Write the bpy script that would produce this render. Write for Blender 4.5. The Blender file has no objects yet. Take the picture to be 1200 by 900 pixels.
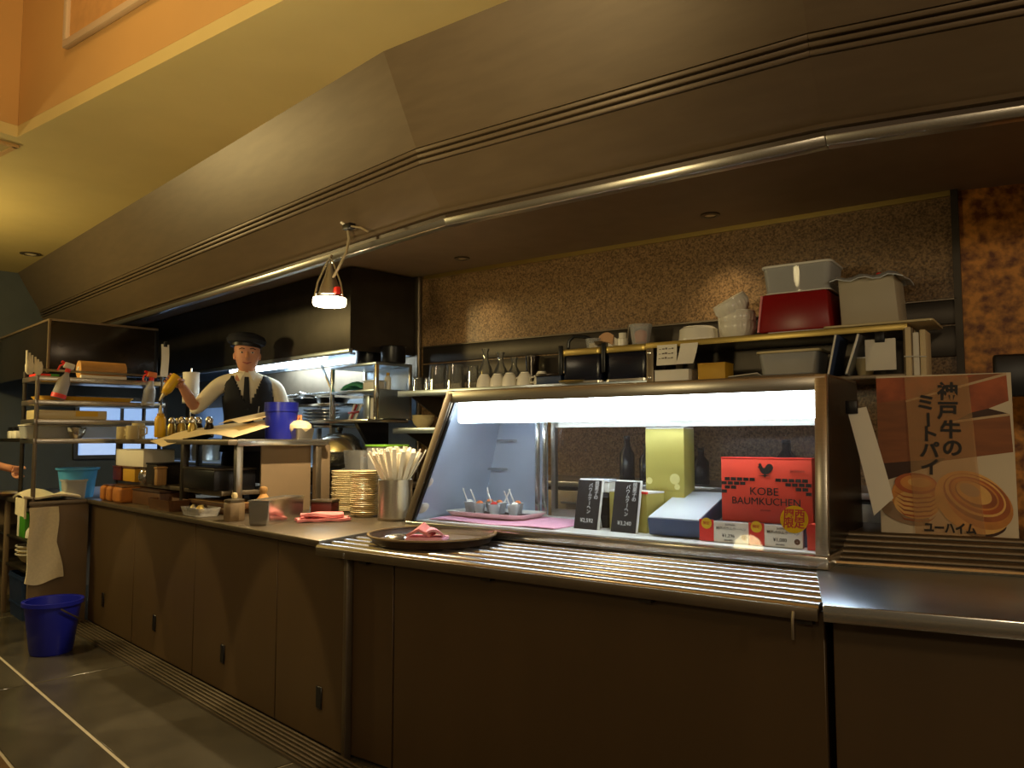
import bpy, bmesh, math, random
from mathutils import Vector, Matrix
random.seed(7)
PI = math.pi
SC = bpy.context.scene
COL = SC.collection

# ---------------------------------------------------------------- camera, world, lights, exposure
cam_d = bpy.data.cameras.new('camera')
cam_d.sensor_fit = 'HORIZONTAL'; cam_d.sensor_width = 36.0; cam_d.lens = 36.0 * 900 / 1200
cam_d.clip_start = 0.05; cam_d.clip_end = 60
cam = bpy.data.objects.new('camera', cam_d); COL.objects.link(cam)
cam.location = (0, 0, 1.25)
cam.rotation_euler = (PI / 2 + math.atan(63 / 900), 0, 0)
SC.camera = cam
SC.view_settings.view_transform = 'Standard'
SC.view_settings.look = 'None'
SC.view_settings.exposure = 0.42
SC.view_settings.gamma = 1.0
SC.view_settings.use_curve_mapping = False

wd = bpy.data.worlds.new('room_ambient'); SC.world = wd; wd.use_nodes = True
wd.node_tree.nodes['Background'].inputs[0].default_value = (1.0, 0.74, 0.44, 1)
wd.node_tree.nodes['Background'].inputs[1].default_value = 0.05

def lamp(name, kind, loc, energy, col, size=0.1, target=None, angle=None, blend=0.15):
    l = bpy.data.lights.new(name, kind); l.energy = energy; l.color = col
    if kind == 'AREA': l.size = size
    else: l.shadow_soft_size = size
    if kind == 'SPOT': l.spot_size = angle; l.spot_blend = blend
    o = bpy.data.objects.new(name, l); COL.objects.link(o); o.location = loc
    if target is not None:
        o.rotation_euler = (Vector(target) - Vector(loc)).to_track_quat('-Z', 'Y').to_euler()
    return o

# ---------------------------------------------------------------- the three counter runs: local axes u (to the right), v (into the kitchen)
class Frame:
    def __init__(s, ox, oy, deg):
        s.o = Vector((ox, oy, 0)); s.a = math.radians(deg)
        s.u = Vector((math.cos(s.a), math.sin(s.a), 0)); s.v = Vector((-s.u.y, s.u.x, 0))
    def w(s, u, v, z=0.0): return s.o + s.u * u + s.v * v + Vector((0, 0, z))
L = Frame(-0.674, 3.068, -45.128)
M = Frame(-0.674, 3.068, -35.528)
R = Frame(0.803, 2.014, -24.964)
W0 = Frame(0, 0, 0)
def meet(f, vf, g, vg):
    # crossing point of the line v = vf in frame f with v = vg in frame g
    p = f.w(0, vf); q = g.w(0, vg); d = f.u; e = g.u
    t = ((q.x - p.x) * e.y - (q.y - p.y) * e.x) / (d.x * e.y - d.y * e.x)
    return Vector((p.x + d.x * t, p.y + d.y * t, 0))

# room lamps and an added ceiling fill (warm dining-room lighting, off to the left and behind the photographer)
WARM = (1.0, 0.79, 0.50)
lamp('dining_lamp_left', 'POINT', (-4.25, 4.5, 2.2), 60, (1.0, 0.80, 0.36), 0.12)
lamp('dining_lamp_near_left', 'POINT', (-2.4, 0.4, 2.0), 11, (1.0, 0.78, 0.38), 0.12)
lamp('dining_lamp_behind', 'POINT', (-0.6, -1.4, 2.3), 34, WARM, 0.15)
lamp('dining_lamp_right', 'POINT', (2.6, -1.0, 2.2), 56, WARM, 0.15)
lamp('void_lamp', 'POINT', M.w(-0.6, -1.1, 3.6), 10, (1.0, 0.74, 0.36), 0.15)
lamp('ceiling_fill_spot', 'SPOT', (-1.7, 0.9, 1.75), 110, (1.0, 0.80, 0.42), 0.1, (-1.0, 3.0, 2.85), math.radians(95), 0.9)  # added fill spot that brightens the ceiling, no real fitting here
for uu in (-2.30, -1.40, -0.50):
    p = L.w(uu, -1.0, 2.75); t = L.w(uu - 0.05, -0.25, 0.0)
    lamp('counter_downlight', 'SPOT', p, 70, (1.0, 0.76, 0.40), 0.02, t, math.radians(24), 0.10)
for (uu, en) in ((0.90, 8.0), (-0.75, 6.5)):
    lamp('soffit_downlight', 'SPOT', M.w(uu, 1.66, 2.385), en, (1.0, 0.78, 0.46), 0.02, M.w(uu, 1.90, 1.75), math.radians(74), 1.0)

# ---------------------------------------------------------------- materials
def srgb(r, g, b):
    f = lambda c: (c / 255 / 12.92) if c / 255 <= 0.04045 else ((c / 255 + 0.055) / 1.055) ** 2.4
    return (f(r), f(g), f(b), 1)
MATS = {}
def mat(name, col, rough=0.5, metal=0.0, var=0.0, scale=8.0, stretch=(1, 1, 1), bump=0.0, emit=None, estr=0.0, trans=0.0, alpha=1.0, spec=0.5, col2=None, detail=4.0):
    m = bpy.data.materials.new(name); m.use_nodes = True; nt = m.node_tree
    b = nt.nodes['Principled BSDF']
    b.inputs['Base Color'].default_value = col; b.inputs['Roughness'].default_value = rough
    b.inputs['Metallic'].default_value = metal; b.inputs['Specular IOR Level'].default_value = spec
    if emit: b.inputs['Emission Color'].default_value = emit; b.inputs['Emission Strength'].default_value = estr
    if trans: b.inputs['Transmission Weight'].default_value = trans
    b.inputs['Alpha'].default_value = alpha
    if var or bump or col2:
        tc = nt.nodes.new('ShaderNodeTexCoord'); mp = nt.nodes.new('ShaderNodeMapping')
        mp.inputs['Scale'].default_value = stretch
        nz = nt.nodes.new('ShaderNodeTexNoise'); nz.inputs['Scale'].default_value = scale; nz.inputs['Detail'].default_value = detail
        nt.links.new(tc.outputs['Object'], mp.inputs['Vector']); nt.links.new(mp.outputs['Vector'], nz.inputs['Vector'])
        if var or col2:
            cr = nt.nodes.new('ShaderNodeValToRGB')
            c2 = col2 if col2 else tuple(min(1, c * (1 + var)) for c in col[:3]) + (1,)
            c1 = col if col2 else tuple(c * (1 - var) for c in col[:3]) + (1,)
            cr.color_ramp.elements[0].color = c1; cr.color_ramp.elements[1].color = c2
            cr.color_ramp.elements[0].position = 0.35; cr.color_ramp.elements[1].position = 0.65
            nt.links.new(nz.outputs['Fac'], cr.inputs['Fac']); nt.links.new(cr.outputs['Color'], b.inputs['Base Color'])
        if bump:
            bp = nt.nodes.new('ShaderNodeBump'); bp.inputs['Strength'].default_value = bump; bp.inputs['Distance'].default_value = 0.01
            nt.links.new(nz.outputs['Fac'], bp.inputs['Height']); nt.links.new(bp.outputs['Normal'], b.inputs['Normal'])
    MATS[name] = m
    return m
def glass(name, tint, refl=1.0, haze=0.0, hcol=(0.9, 0.9, 0.9, 1)):
    m = bpy.data.materials.new(name); m.use_nodes = True; nt = m.node_tree; nt.nodes.clear()
    out = nt.nodes.new('ShaderNodeOutputMaterial'); tr = nt.nodes.new('ShaderNodeBsdfTransparent'); gl = nt.nodes.new('ShaderNodeBsdfGlossy')
    fr = nt.nodes.new('ShaderNodeFresnel'); fr.inputs['IOR'].default_value = 1.45
    mx = nt.nodes.new('ShaderNodeMixShader'); tr.inputs[0].default_value = tint; gl.inputs['Roughness'].default_value = 0.02
    mu = nt.nodes.new('ShaderNodeMath'); mu.operation = 'MULTIPLY'; mu.inputs[1].default_value = refl
    nt.links.new(fr.outputs[0], mu.inputs[0]); nt.links.new(mu.outputs[0], mx.inputs[0])
    nt.links.new(tr.outputs[0], mx.inputs[1]); nt.links.new(gl.outputs[0], mx.inputs[2])
    last = mx
    if haze:
        df = nt.nodes.new('ShaderNodeBsdfDiffuse'); df.inputs[0].default_value = hcol
        m2 = nt.nodes.new('ShaderNodeMixShader'); m2.inputs[0].default_value = haze
        nt.links.new(mx.outputs[0], m2.inputs[1]); nt.links.new(df.outputs[0], m2.inputs[2]); last = m2
    nt.links.new(last.outputs[0], out.inputs[0]); MATS[name] = m
    return m
S = srgb
mat('ceiling_paint', S(205, 180, 112), 0.7, var=0.03, scale=3)
mat('void_paint', S(196, 150, 84), 0.75, var=0.04, scale=2)
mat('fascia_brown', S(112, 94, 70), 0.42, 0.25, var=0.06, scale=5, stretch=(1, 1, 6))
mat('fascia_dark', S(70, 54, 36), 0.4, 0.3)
mat('soffit', S(150, 128, 102), 0.6, var=0.05)
mat('blue_wall', S(70, 74, 72), 0.7, var=0.05)
mat('stone_speckle', S(88, 66, 40), 0.28, var=0.0, scale=110, col2=S(158, 126, 86), detail=3, bump=0.12)
mat('rust_wall', S(116, 62, 16), 0.5, scale=24, col2=S(226, 150, 54), detail=6, bump=0.15)
mat('panel_brown', S(84, 66, 42), 0.42, 0.15, var=0.05, scale=3, stretch=(2, 2, .4))
mat('panel_grey', S(132, 112, 86), 0.5, 0.15, var=0.06, scale=4)
mat('floor_slab', S(70, 66, 56), 0.22, var=0.14, scale=6, bump=0.02)
mat('floor_joint', S(180, 172, 150), 0.4)
mat('floor_wood', S(96, 68, 36), 0.4, var=0.2, scale=5, stretch=(1, 12, 1))
mat('kitchen_floor', S(80, 70, 58), 0.6, var=0.1)
mat('drain_strip', S(84, 74, 58), 0.5, 0.4)
mat('steel', S(190, 184, 172), 0.28, 0.95, var=0.06, scale=10, stretch=(1, 30, 30))
mat('steel_bright', S(214, 212, 206), 0.2, 0.95)
mat('steel_dull', S(128, 116, 98), 0.42, 0.85, var=0.08, scale=9)
mat('steel_dark', S(74, 68, 60), 0.4, 0.8, var=0.1, scale=7)
mat('steel_cool', S(176, 188, 200), 0.3, 0.9, var=0.05, scale=8)
mat('smoked_panel', S(46, 38, 30), 0.22, 0.5, var=0.15, scale=4)
mat('black_metal', S(20, 20, 24), 0.35, 0.3)
mat('black_plastic', S(16, 16, 20), 0.35)
mat('urn_black', S(15, 18, 34), 0.25)
mat('brass', S(190, 165, 92), 0.35, 0.75)
mat('white_plastic', S(232, 228, 216), 0.4)
mat('white_ceramic', S(236, 230, 214), 0.22)
mat('cream_ceramic', S(214, 196, 148), 0.3)
mat('paper', S(240, 234, 218), 0.8, var=0.02)
mat('paper_warm', S(244, 224, 178), 0.8, var=0.04, scale=14)
mat('kraft', S(190, 140, 78), 0.75, var=0.06, scale=20)
mat('towel_white', S(236, 226, 196), 0.95, var=0.04, scale=60, bump=0.3)
mat('cloth_pink', S(240, 150, 150), 0.95, var=0.05, scale=50, bump=0.3)
mat('cloth_pink_light', S(244, 176, 196), 0.95, var=0.05, scale=50, bump=0.3)
mat('cloth_green', S(60, 140, 110), 0.9, var=0.1, scale=30)
mat('bucket_blue', S(24, 32, 150), 0.35)
mat('pot_blue', S(26, 34, 140), 0.3)
mat('tub_cyan', S(84, 170, 226), 0.4)
mat('crate_blue', S(26, 48, 84), 0.45)
mat('green_box', S(70, 150, 40), 0.5)
mat('green_lid', S(130, 190, 60), 0.4)
mat('red_plastic', S(150, 18, 18), 0.32)
mat('red_dark', S(84, 22, 16), 0.45)
mat('red_bright', S(230, 50, 36), 0.45)
mat('red_box', S(226, 66, 40), 0.45)
mat('orange_food', S(232, 130, 70), 0.5)
mat('yellow_sauce', S(226, 178, 34), 0.4)
mat('yellow_box', S(206, 158, 40), 0.55)
mat('yellow_sticker', S(244, 206, 30), 0.5)
mat('gold_card', S(190, 176, 88), 0.42, 0.35, var=0.05, scale=6)
mat('gold_dot', S(226, 216, 140), 0.4, 0.3)
mat('navy_card', S(64, 78, 112), 0.5)
mat('lid_film', S(226, 232, 236), 0.12, spec=0.8)
mat('print_black', S(26, 18, 14), 0.6)
mat('print_red', S(214, 60, 30), 0.6)
mat('print_white', S(225, 222, 212), 0.6)
mat('print_grey', S(120, 110, 100), 0.6)
mat('print_dark_red', S(120, 30, 20), 0.6)
mat('bread', S(180, 112, 42), 0.6, var=0.12, scale=16)
mat('pale_wood', S(226, 204, 160), 0.6, var=0.06, scale=6, stretch=(1, 14, 1))
mat('bin_grey', S(196, 184, 158), 0.45)
mat('wood', S(168, 128, 76), 0.55, var=0.12, scale=6, stretch=(1, 14, 1))
mat('wood_dark', S(96, 62, 34), 0.5, var=0.15, scale=6, stretch=(1, 14, 1))
mat('tray_brown', S(66, 48, 34), 0.4, var=0.05)
mat('tray_rim', S(176, 150, 108), 0.25, 0.5)
mat('tray_surface', S(120, 110, 106), 0.3)
mat('skin', S(214, 150, 116), 0.55, var=0.03, scale=20)
mat('hair', S(22, 16, 14), 0.6)
mat('vest_navy', S(20, 20, 28), 0.8, var=0.1, scale=40)
mat('shirt_white', S(238, 226, 200), 0.85, var=0.03, scale=20)
mat('trousers_black', S(22, 20, 22), 0.85)
mat('eye_white', S(230, 224, 214), 0.3)
mat('lips', S(176, 96, 84), 0.5)
mat('poster_brown', S(136, 78, 34), 0.55, var=0.16, scale=5, stretch=(1, 1, 7))
mat('poster_red', S(158, 78, 36), 0.55, var=0.25, scale=16)
mat('poster_pink', S(206, 160, 120), 0.55, var=0.06, scale=5)
mat('poster_dark', S(64, 36, 20), 0.6)
mat('poster_white', S(214, 200, 172), 0.6, var=0.03, scale=4)
mat('poster_edge', S(196, 168, 130), 0.6)
mat('poster_shadow', S(150, 122, 92), 0.6)
mat('pie_gold', S(206, 136, 58), 0.5, var=0.2, scale=14)
mat('pie_light', S(226, 176, 96), 0.5, var=0.15, scale=12)
mat('pie_brown', S(158, 84, 34), 0.5, var=0.2, scale=18)
mat('pie_red', S(176, 86, 30), 0.5, var=0.2, scale=14)
mat('granules', S(215, 190, 140), 0.9, var=0.2, scale=90, bump=0.6)
mat('dark_food', S(60, 34, 22), 0.6, var=0.3, scale=30)
mat('cable', S(150, 132, 98), 0.5)
mat('case_lining', S(186, 198, 214), 0.38, 0.45, var=0.04, scale=6)
mat('tube_light', (1, 1, 1, 1), 0.5, emit=(0.80, 0.92, 1.0, 1), estr=19.0)
mat('hood_light', (1, 1, 1, 1), 0.5, emit=(0.74, 0.90, 1.0, 1), estr=14.0)
mat('heat_light', (1, 1, 1, 1), 0.5, emit=(1.0, 0.80, 0.50, 1), estr=16.0)
mat('indicator_light', (1, 1, 1, 1), 0.5, emit=(0.9, 0.8, 1.0, 1), estr=6.0)
mat('window_glow', (1, 1, 1, 1), 0.5, emit=(0.30, 0.52, 0.95, 1), estr=0.55)
def film(name, col):
    m = bpy.data.materials.new(name); m.use_nodes = True; nt = m.node_tree; nt.nodes.clear()
    out = nt.nodes.new('ShaderNodeOutputMaterial'); d = nt.nodes.new('ShaderNodeBsdfDiffuse'); t = nt.nodes.new('ShaderNodeBsdfTranslucent'); mx = nt.nodes.new('ShaderNodeMixShader')
    d.inputs[0].default_value = col; t.inputs[0].default_value = col; mx.inputs[0].default_value = 0.5
    nt.links.new(d.outputs[0], mx.inputs[1]); nt.links.new(t.outputs[0], mx.inputs[2]); nt.links.new(mx.outputs[0], out.inputs[0]); MATS[name] = m
film('sticker_film', S(252, 222, 30))
film('cup_plastic', S(232, 234, 236))
glass('glass_case', (0.94, 0.96, 0.98, 1), 0.5, 0.012)
glass('glass_clear', (0.92, 0.92, 0.88, 1), 1.6, 0.05)
glass('plastic_clear', (0.90, 0.90, 0.88, 1), 1.0, 0.22)
glass('plastic_frost', (0.78, 0.78, 0.74, 1), 0.8, 0.34)
glass('poster_band', (0.98, 0.95, 0.92, 1), 0.05, 0.22, S(226, 186, 138))

# ---------------------------------------------------------------- geometry helpers
class G:
    def __init__(s): s.v = []; s.f = []
    def add(s, vs, fs):
        n = len(s.v); s.v += [tuple(p) for p in vs]; s.f += [tuple(i + n for i in f) for f in fs]; return s
    def box(s, x0, x1, y0, y1, z0, z1):
        return s.add([(x0, y0, z0), (x1, y0, z0), (x1, y1, z0), (x0, y1, z0), (x0, y0, z1), (x1, y0, z1), (x1, y1, z1), (x0, y1, z1)],
                     [(3, 2, 1, 0), (4, 5, 6, 7), (0, 1, 5, 4), (1, 2, 6, 5), (2, 3, 7, 6), (3, 0, 4, 7)])
    def prism(s, poly, z0, z1):
        n = len(poly)
        return s.add([(x, y, z0) for x, y in poly] + [(x, y, z1) for x, y in poly],
                     [tuple(range(n - 1, -1, -1)), tuple(range(n, 2 * n))] + [(i, (i + 1) % n, n + (i + 1) % n, n + i) for i in range(n)])
    def hexa(s, a, b):   # two quads of four points each
        return s.add(list(a) + list(b), [(3, 2, 1, 0), (4, 5, 6, 7)] + [(i, (i + 1) % 4, 4 + (i + 1) % 4, 4 + i) for i in range(4)])
    def lathe(s, prof, n=24, c=(0, 0, 0), sx=1, sy=1, rib=0.0, nrib=0):
        vs = []; fs = []
        for r, z in prof:
            for i in range(n):
                a = 2 * PI * i / n; k = 1 + (rib * math.cos(nrib * a) if rib else 0)
                vs.append((c[0] + r * k * sx * math.cos(a), c[1] + r * k * sy * math.sin(a), c[2] + z))
        m = len(prof)
        for j in range(m - 1):
            for i in range(n): fs.append((j * n + i, j * n + (i + 1) % n, (j + 1) * n + (i + 1) % n, (j + 1) * n + i))
        if m >= 4 and abs(prof[0][0] - prof[-1][0]) < 1e-6:
            for i in range(n): fs.append(((m - 1) * n + i, (m - 1) * n + (i + 1) % n, (i + 1) % n, i))
        else:
            fs.append(tuple(range(n - 1, -1, -1))); fs.append(tuple((m - 1) * n + i for i in range(n)))
        return s.add(vs, fs)
    def tube(s, pts, r, n=8):
        pts = [Vector(p) for p in pts]; rs = r if isinstance(r, (list, tuple)) else [r] * len(pts)
        vs = []; fs = []; m = len(pts); ref = None
        for j, p in enumerate(pts):
            d = (pts[min(j + 1, m - 1)] - pts[max(j - 1, 0)]).normalized()
            if ref is None: ref = Vector((0, 0, 1)) if abs(d.z) < .9 else Vector((1, 0, 0))
            x = (ref - d * ref.dot(d)).normalized(); y = d.cross(x); ref = x
            for i in range(n):
                a = 2 * PI * i / n; q = p + (x * math.cos(a) + y * math.sin(a)) * rs[j]; vs.append(tuple(q))
        for j in range(m - 1):
            for i in range(n): fs.append((j * n + i, j * n + (i + 1) % n, (j + 1) * n + (i + 1) % n, (j + 1) * n + i))
        fs.append(tuple(range(n - 1, -1, -1))); fs.append(tuple((m - 1) * n + i for i in range(n)))
        return s.add(vs, fs)
    def sheet(s, nx, ny, fn, th=0.004):   # a cloth or paper surface with thickness; fn(i/nx, j/ny) -> point
        P = [[Vector(fn(i / nx, j / ny)) for i in range(nx + 1)] for j in range(ny + 1)]
        top = []; bot = []
        for j in range(ny + 1):
            for i in range(nx + 1):
                a = P[j][min(i + 1, nx)] - P[j][max(i - 1, 0)]; b = P[min(j + 1, ny)][i] - P[max(j - 1, 0)][i]
                nrm = a.cross(b); nrm = nrm.normalized() if nrm.length > 1e-9 else Vector((0, 0, 1))
                top.append(tuple(P[j][i] + nrm * th * .5)); bot.append(tuple(P[j][i] - nrm * th * .5))
        w = nx + 1; o = len(top); fs = []
        for j in range(ny):
            for i in range(nx):
                q = (j * w + i, j * w + i + 1, (j + 1) * w + i + 1, (j + 1) * w + i); fs.append(q); fs.append(tuple(o + k for k in reversed(q)))
        rim = [i for i in range(w)] + [j * w + nx for j in range(1, ny + 1)] + [ny * w + i for i in range(nx - 1, -1, -1)] + [j * w for j in range(ny - 1, 0, -1)]
        for k in range(len(rim)):
            a, b = rim[k], rim[(k + 1) % len(rim)]; fs.append((b, a, o + a, o + b))
        return s.add(top + bot, fs)
    def xf(s, mtx):
        s.v = [tuple(mtx @ Vector(p)) for p in s.v]; return s
    def mesh(s, name, bevel=0.0, seg=2, smooth=True, ang=38):
        me = bpy.data.meshes.new(name); me.from_pydata(s.v, [], s.f)
        bm = bmesh.new(); bm.from_mesh(me)
        bmesh.ops.recalc_face_normals(bm, faces=bm.faces)
        if bevel:
            es = [e for e in bm.edges if len(e.link_faces) == 2 and e.calc_face_angle(0) > math.radians(40)]
            bmesh.ops.bevel(bm, geom=es, offset=bevel, segments=seg, profile=0.5, affect='EDGES', clamp_overlap=True)
        bm.to_mesh(me); bm.free()
        if smooth:
            me.polygons.foreach_set('use_smooth', [True] * len(me.polygons)); me.set_sharp_from_angle(angle=math.radians(ang))
        return me
def box(x0, x1, y0, y1, z0, z1): return G().box(x0, x1, y0, y1, z0, z1)

def tag(o, label=None, cat=None, group=None, kind=None):
    if label: o['label'] = label
    if cat: o['category'] = cat
    if group: o['group'] = group
    if kind: o['kind'] = kind
    return o
def link(name, me, m, parent=None):
    o = bpy.data.objects.new(name, me); COL.objects.link(o)
    if m is not None and not me.materials: me.materials.append(MATS[m] if isinstance(m, str) else m)
    if parent is not None: o.parent = parent
    return o
def part(name, g, m, parent, bevel=0.0, seg=2, smooth=True, label=None, kind=None, loc=None, rot=None):
    o = link(name, g.mesh(name, bevel, seg, smooth), m, parent)
    if label: o['label'] = label
    if kind: o['kind'] = kind
    if loc: o.location = loc
    if rot: o.rotation_euler = rot
    return o
def thing(name, label, cat, F, u, v, z, rot=0.0, group=None):
    o = bpy.data.objects.new(name, None); o.empty_display_size = 0.05; COL.objects.link(o)
    o.location = F.w(u, v, z); o.rotation_euler = (0, 0, F.a + rot)
    return tag(o, label, cat, group)
def solo(name, label, cat, g, m, F, u, v, z, rot=0.0, group=None, bevel=0.0, tilt=None):
    o = link(name, g.mesh(name, bevel), m)
    o.location = F.w(u, v, z); o.rotation_euler = (tilt[0] if tilt else 0, tilt[1] if tilt else 0, F.a + rot)
    return tag(o, label, cat, group)
def struct(name, g, m, F=W0, bevel=0.0, label=None, parent=None):
    o = link(name, g.mesh(name, bevel), m, parent)
    if parent is None:
        o.location = F.o; o.rotation_euler = (0, 0, F.a); o['kind'] = 'structure'
        if label: o['label'] = label
    return o
def copy_tree(o, parent=None):
    c = o.copy(); COL.objects.link(c); c.parent = parent
    for ch in list(o.children): copy_tree(ch, c)
    return c
def place(o, F, u, v, z, rot=0.0, label=None):
    o.location = F.w(u, v, z); o.rotation_euler = (0, 0, F.a + rot)
    if label: o['label'] = label
    return o
def text(name, body, size, m, parent, loc, rot=(PI / 2, 0, 0), sx=1.0, off=0.0, ext=0.0006, align='CENTER', space=1.0):
    cu = bpy.data.curves.new(name, 'FONT'); cu.body = body; cu.size = size; cu.align_x = align; cu.align_y = 'CENTER'
    cu.extrude = ext; cu.offset = off; cu.resolution_u = 3; cu.space_line = space
    t = bpy.data.objects.new(name, cu); COL.objects.link(t); bpy.context.view_layer.update()
    me = bpy.data.meshes.new_from_object(t.evaluated_get(bpy.context.evaluated_depsgraph_get()))
    bpy.data.objects.remove(t); me.name = name
    me.materials.clear()
    o = link(name, me, m, parent); o.location = loc; o.rotation_euler = rot; o.scale = (sx, 1, 1); o['kind'] = 'stuff'
    return o

# ================================================================ THE SETTING
# floor: dark slabs with pale joints, laid along the left counter run
fl = struct('floor', box(-12, 8, -6, 6, -0.08, -0.004), 'floor_joint', L)
slab_cache = {}
def slab(u0, u1, v0, v1, m, name='floor_slab'):
    key = (round(u1 - u0, 3), round(v1 - v0, 3), m)
    if key not in slab_cache:
        slab_cache[key] = box(0, u1 - u0, 0, v1 - v0, -0.02, 0.0).mesh(name, 0.002, 1)
    o = link(name, slab_cache[key], m, fl); o.location = (u0, v0, 0)
for i in range(-5, 4):
    ua, ub = -1.915 + 1.8 * i + 0.006, -1.915 + 1.8 * (i + 1) - 0.006
    for (va, vb) in ((-0.588, 0.612), (-0.9, -0.602), (0.626, 1.82), (-2.6, -1.18), (-4.0, -2.612)):
        slab(ua, ub, va, vb, 'floor_slab')
for i in range(-6, 6):
    slab(i * 1.6, i * 1.6 + 1.594, -1.168, -0.912, 'floor_wood', 'floor_board')
struct('floor_kitchen', G().prism([tuple(L.w(-5.6, 0.76).xy), tuple(L.w(-1.64, 0.76).xy), tuple(L.w(-1.64, 1.02).xy), tuple(M.w(-0.6, 1.18).xy), tuple(M.w(1.9, 1.18).xy), tuple(R.w(2.6, 1.2).xy), tuple(R.w(2.6, 1.85).xy), tuple(M.w(1.95, 1.9).xy), tuple(M.w(-1.38, 1.9).xy), tuple(L.w(-5.6, 1.6).xy)], 0.0, 0.25), 'kitchen_floor')

# dropped ceiling beside the hood, with the taller void on the left of the photograph
ce = struct('ceiling', box(-2.0, 6.0, -0.44, 0.7, 2.8, 2.86), 'ceiling_paint', M)
part('ceiling_panel', box(-9.0, -2.0, -6.0, 3.5, 2.8, 2.86), 'ceiling_paint', ce)
h = part('access_hatch', box(-3.05, -2.13, -1.35, -0.40, 2.792, 2.801), 'ceiling_paint', ce, 0.002)
part('hatch_rim', G().box(-2.145, -2.115, -1.36, -0.385, 2.788, 2.801).box(-3.06, -2.13, -0.41, -0.385, 2.788, 2.801), 'void_paint', h)
wv = struct('wall_void_far', box(-2.06, 6.0, -0.44, -0.38, 2.861, 3.9), 'void_paint', M)
struct('wall_void_left', box(-2.06, -2.0, -6.0, -0.441, 2.861, 3.9), 'void_paint', M)
struct('ceiling_void', box(-2.06, 6.0, -6.0, -0.38, 3.9, 3.95), 'void_paint', M)
fr = thing('picture_frame', 'pale wooden frame high on the orange wall above the dropped ceiling', 'frame', M, -1.44, -0.441, 3.14)
part('frame_panel', box(0.0, 1.25, -0.012, -0.002, 0.0, 0.6), 'kraft', fr)
for g in (box(-0.035, 1.285, -0.03, -0.001, -0.035, 0.0), box(-0.035, 0.0, -0.03, -0.001, 0.0, 0.6), box(1.25, 1.285, -0.03, -0.001, 0.0, 0.6), box(-0.035, 1.285, -0.03, -0.001, 0.6, 0.635)):
    part('frame_rail', g, 'poster_edge', fr, 0.004)
dl = thing('recessed_downlight', 'small round recessed light in the yellow ceiling near the far corner', 'light', W0, -4.06, 6.38, 2.8)
part('trim_ring', G().lathe([(0.05, -0.001), (0.075, -0.001), (0.078, -0.008), (0.05, -0.012)], 24), 'steel_dull', dl)
part('lens', G().lathe([(0.001, -0.004), (0.05, -0.004), (0.05, -0.002), (0.001, -0.002)], 20), 'paper_warm', dl)

wl = struct('wall_left', box(-5.86, -5.70, -5.0, 2.0, 0, 2.8), 'blue_wall', L)
wi = struct('window_1', box(-5.70, -5.695, 0.62, 1.42, 1.08, 1.62), 'window_glow', L, label='pale blue lit pass-through behind the shelf rack')
for g in (box(-5.70, -5.67, 0.58, 0.62, 1.04, 1.66), box(-5.70, -5.67, 1.42, 1.46, 1.04, 1.66), box(-5.70, -5.67, 0.62, 1.42, 1.62, 1.66), box(-5.70, -5.67, 0.62, 1.42, 1.04, 1.08), box(-5.70, -5.675, 1.0, 1.03, 1.08, 1.62)):
    part('window_frame', g, 'steel_dark', wi)
struct('wall_back_left', box(-5.7, -1.66, 1.66, 1.76, 0, 2.4), 'steel_dull', L)
wb = struct('wall_back', box(-1.386, 1.975, 1.95, 2.05, 0, 2.4), 'stone_speckle', M)
struct('wall_back_right', box(0.515, 4.0, 1.9, 2.0, 0, 2.4), 'rust_wall', R)
# dark steel wall strips behind the shelves
for (z0, z1) in ((1.625, 1.765), (1.775, 1.885)):
    part('wall_strip', box(-1.33, 1.965, 1.934, 1.95, z0, z1), 'steel_dark', wb, 0.003)
part('strip_cap', box(-1.33, 1.965, 1.925, 1.95, 1.885, 1.895), 'steel_dull', wb, 0.002)
tr1 = struct('trim_1', G().tube([(-1.36, 1.925, 0.3), (-1.36, 1.925, 2.39)], 0.018, 10), 'steel_dull', M, label='slim vertical pipe in the corner of the back wall')
struct('trim_2', box(-1.32, 1.975, 1.93, 1.95, 2.375, 2.4), 'brass', M, label='thin metal strip along the top of the speckled wall')
struct('trim_3', box(1.955, 1.985, 1.925, 1.95, 0.3, 2.4), 'steel_dark', M, label='dark vertical joint between speckled and rust walls')
struct('ceiling_kitchen', G().prism([tuple(L.w(-5.7, 0.47).xy), tuple(M.w(0.18, 0.45).xy), tuple(M.w(1.76, 0.45).xy), tuple(R.w(4.0, 0.47).xy), tuple(R.w(4.0, 2.0).xy), tuple(M.w(1.98, 2.05).xy), tuple(M.w(-1.40, 2.05).xy), tuple(L.w(-5.7, 1.76).xy)], 2.40, 2.46), 'soffit')

for (uu, lb) in ((0.90, 'round downlight in the kitchen soffit above the shelf unit'), (-0.75, 'round downlight in the kitchen soffit above the glasses')):
    t = thing('soffit_light', lb, 'light', M, uu, 1.66, 2.40, group='soffit lights over the back wall')
    part('trim_ring', G().lathe([(0.03, -0.001), (0.05, -0.001), (0.05, -0.008), (0.03, -0.010)], 24), 'steel_dull', t)
    part('lens', G().lathe([(0.001, -0.004), (0.03, -0.004), (0.03, -0.001), (0.001, -0.001)], 20), 'paper_warm', t)

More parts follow.
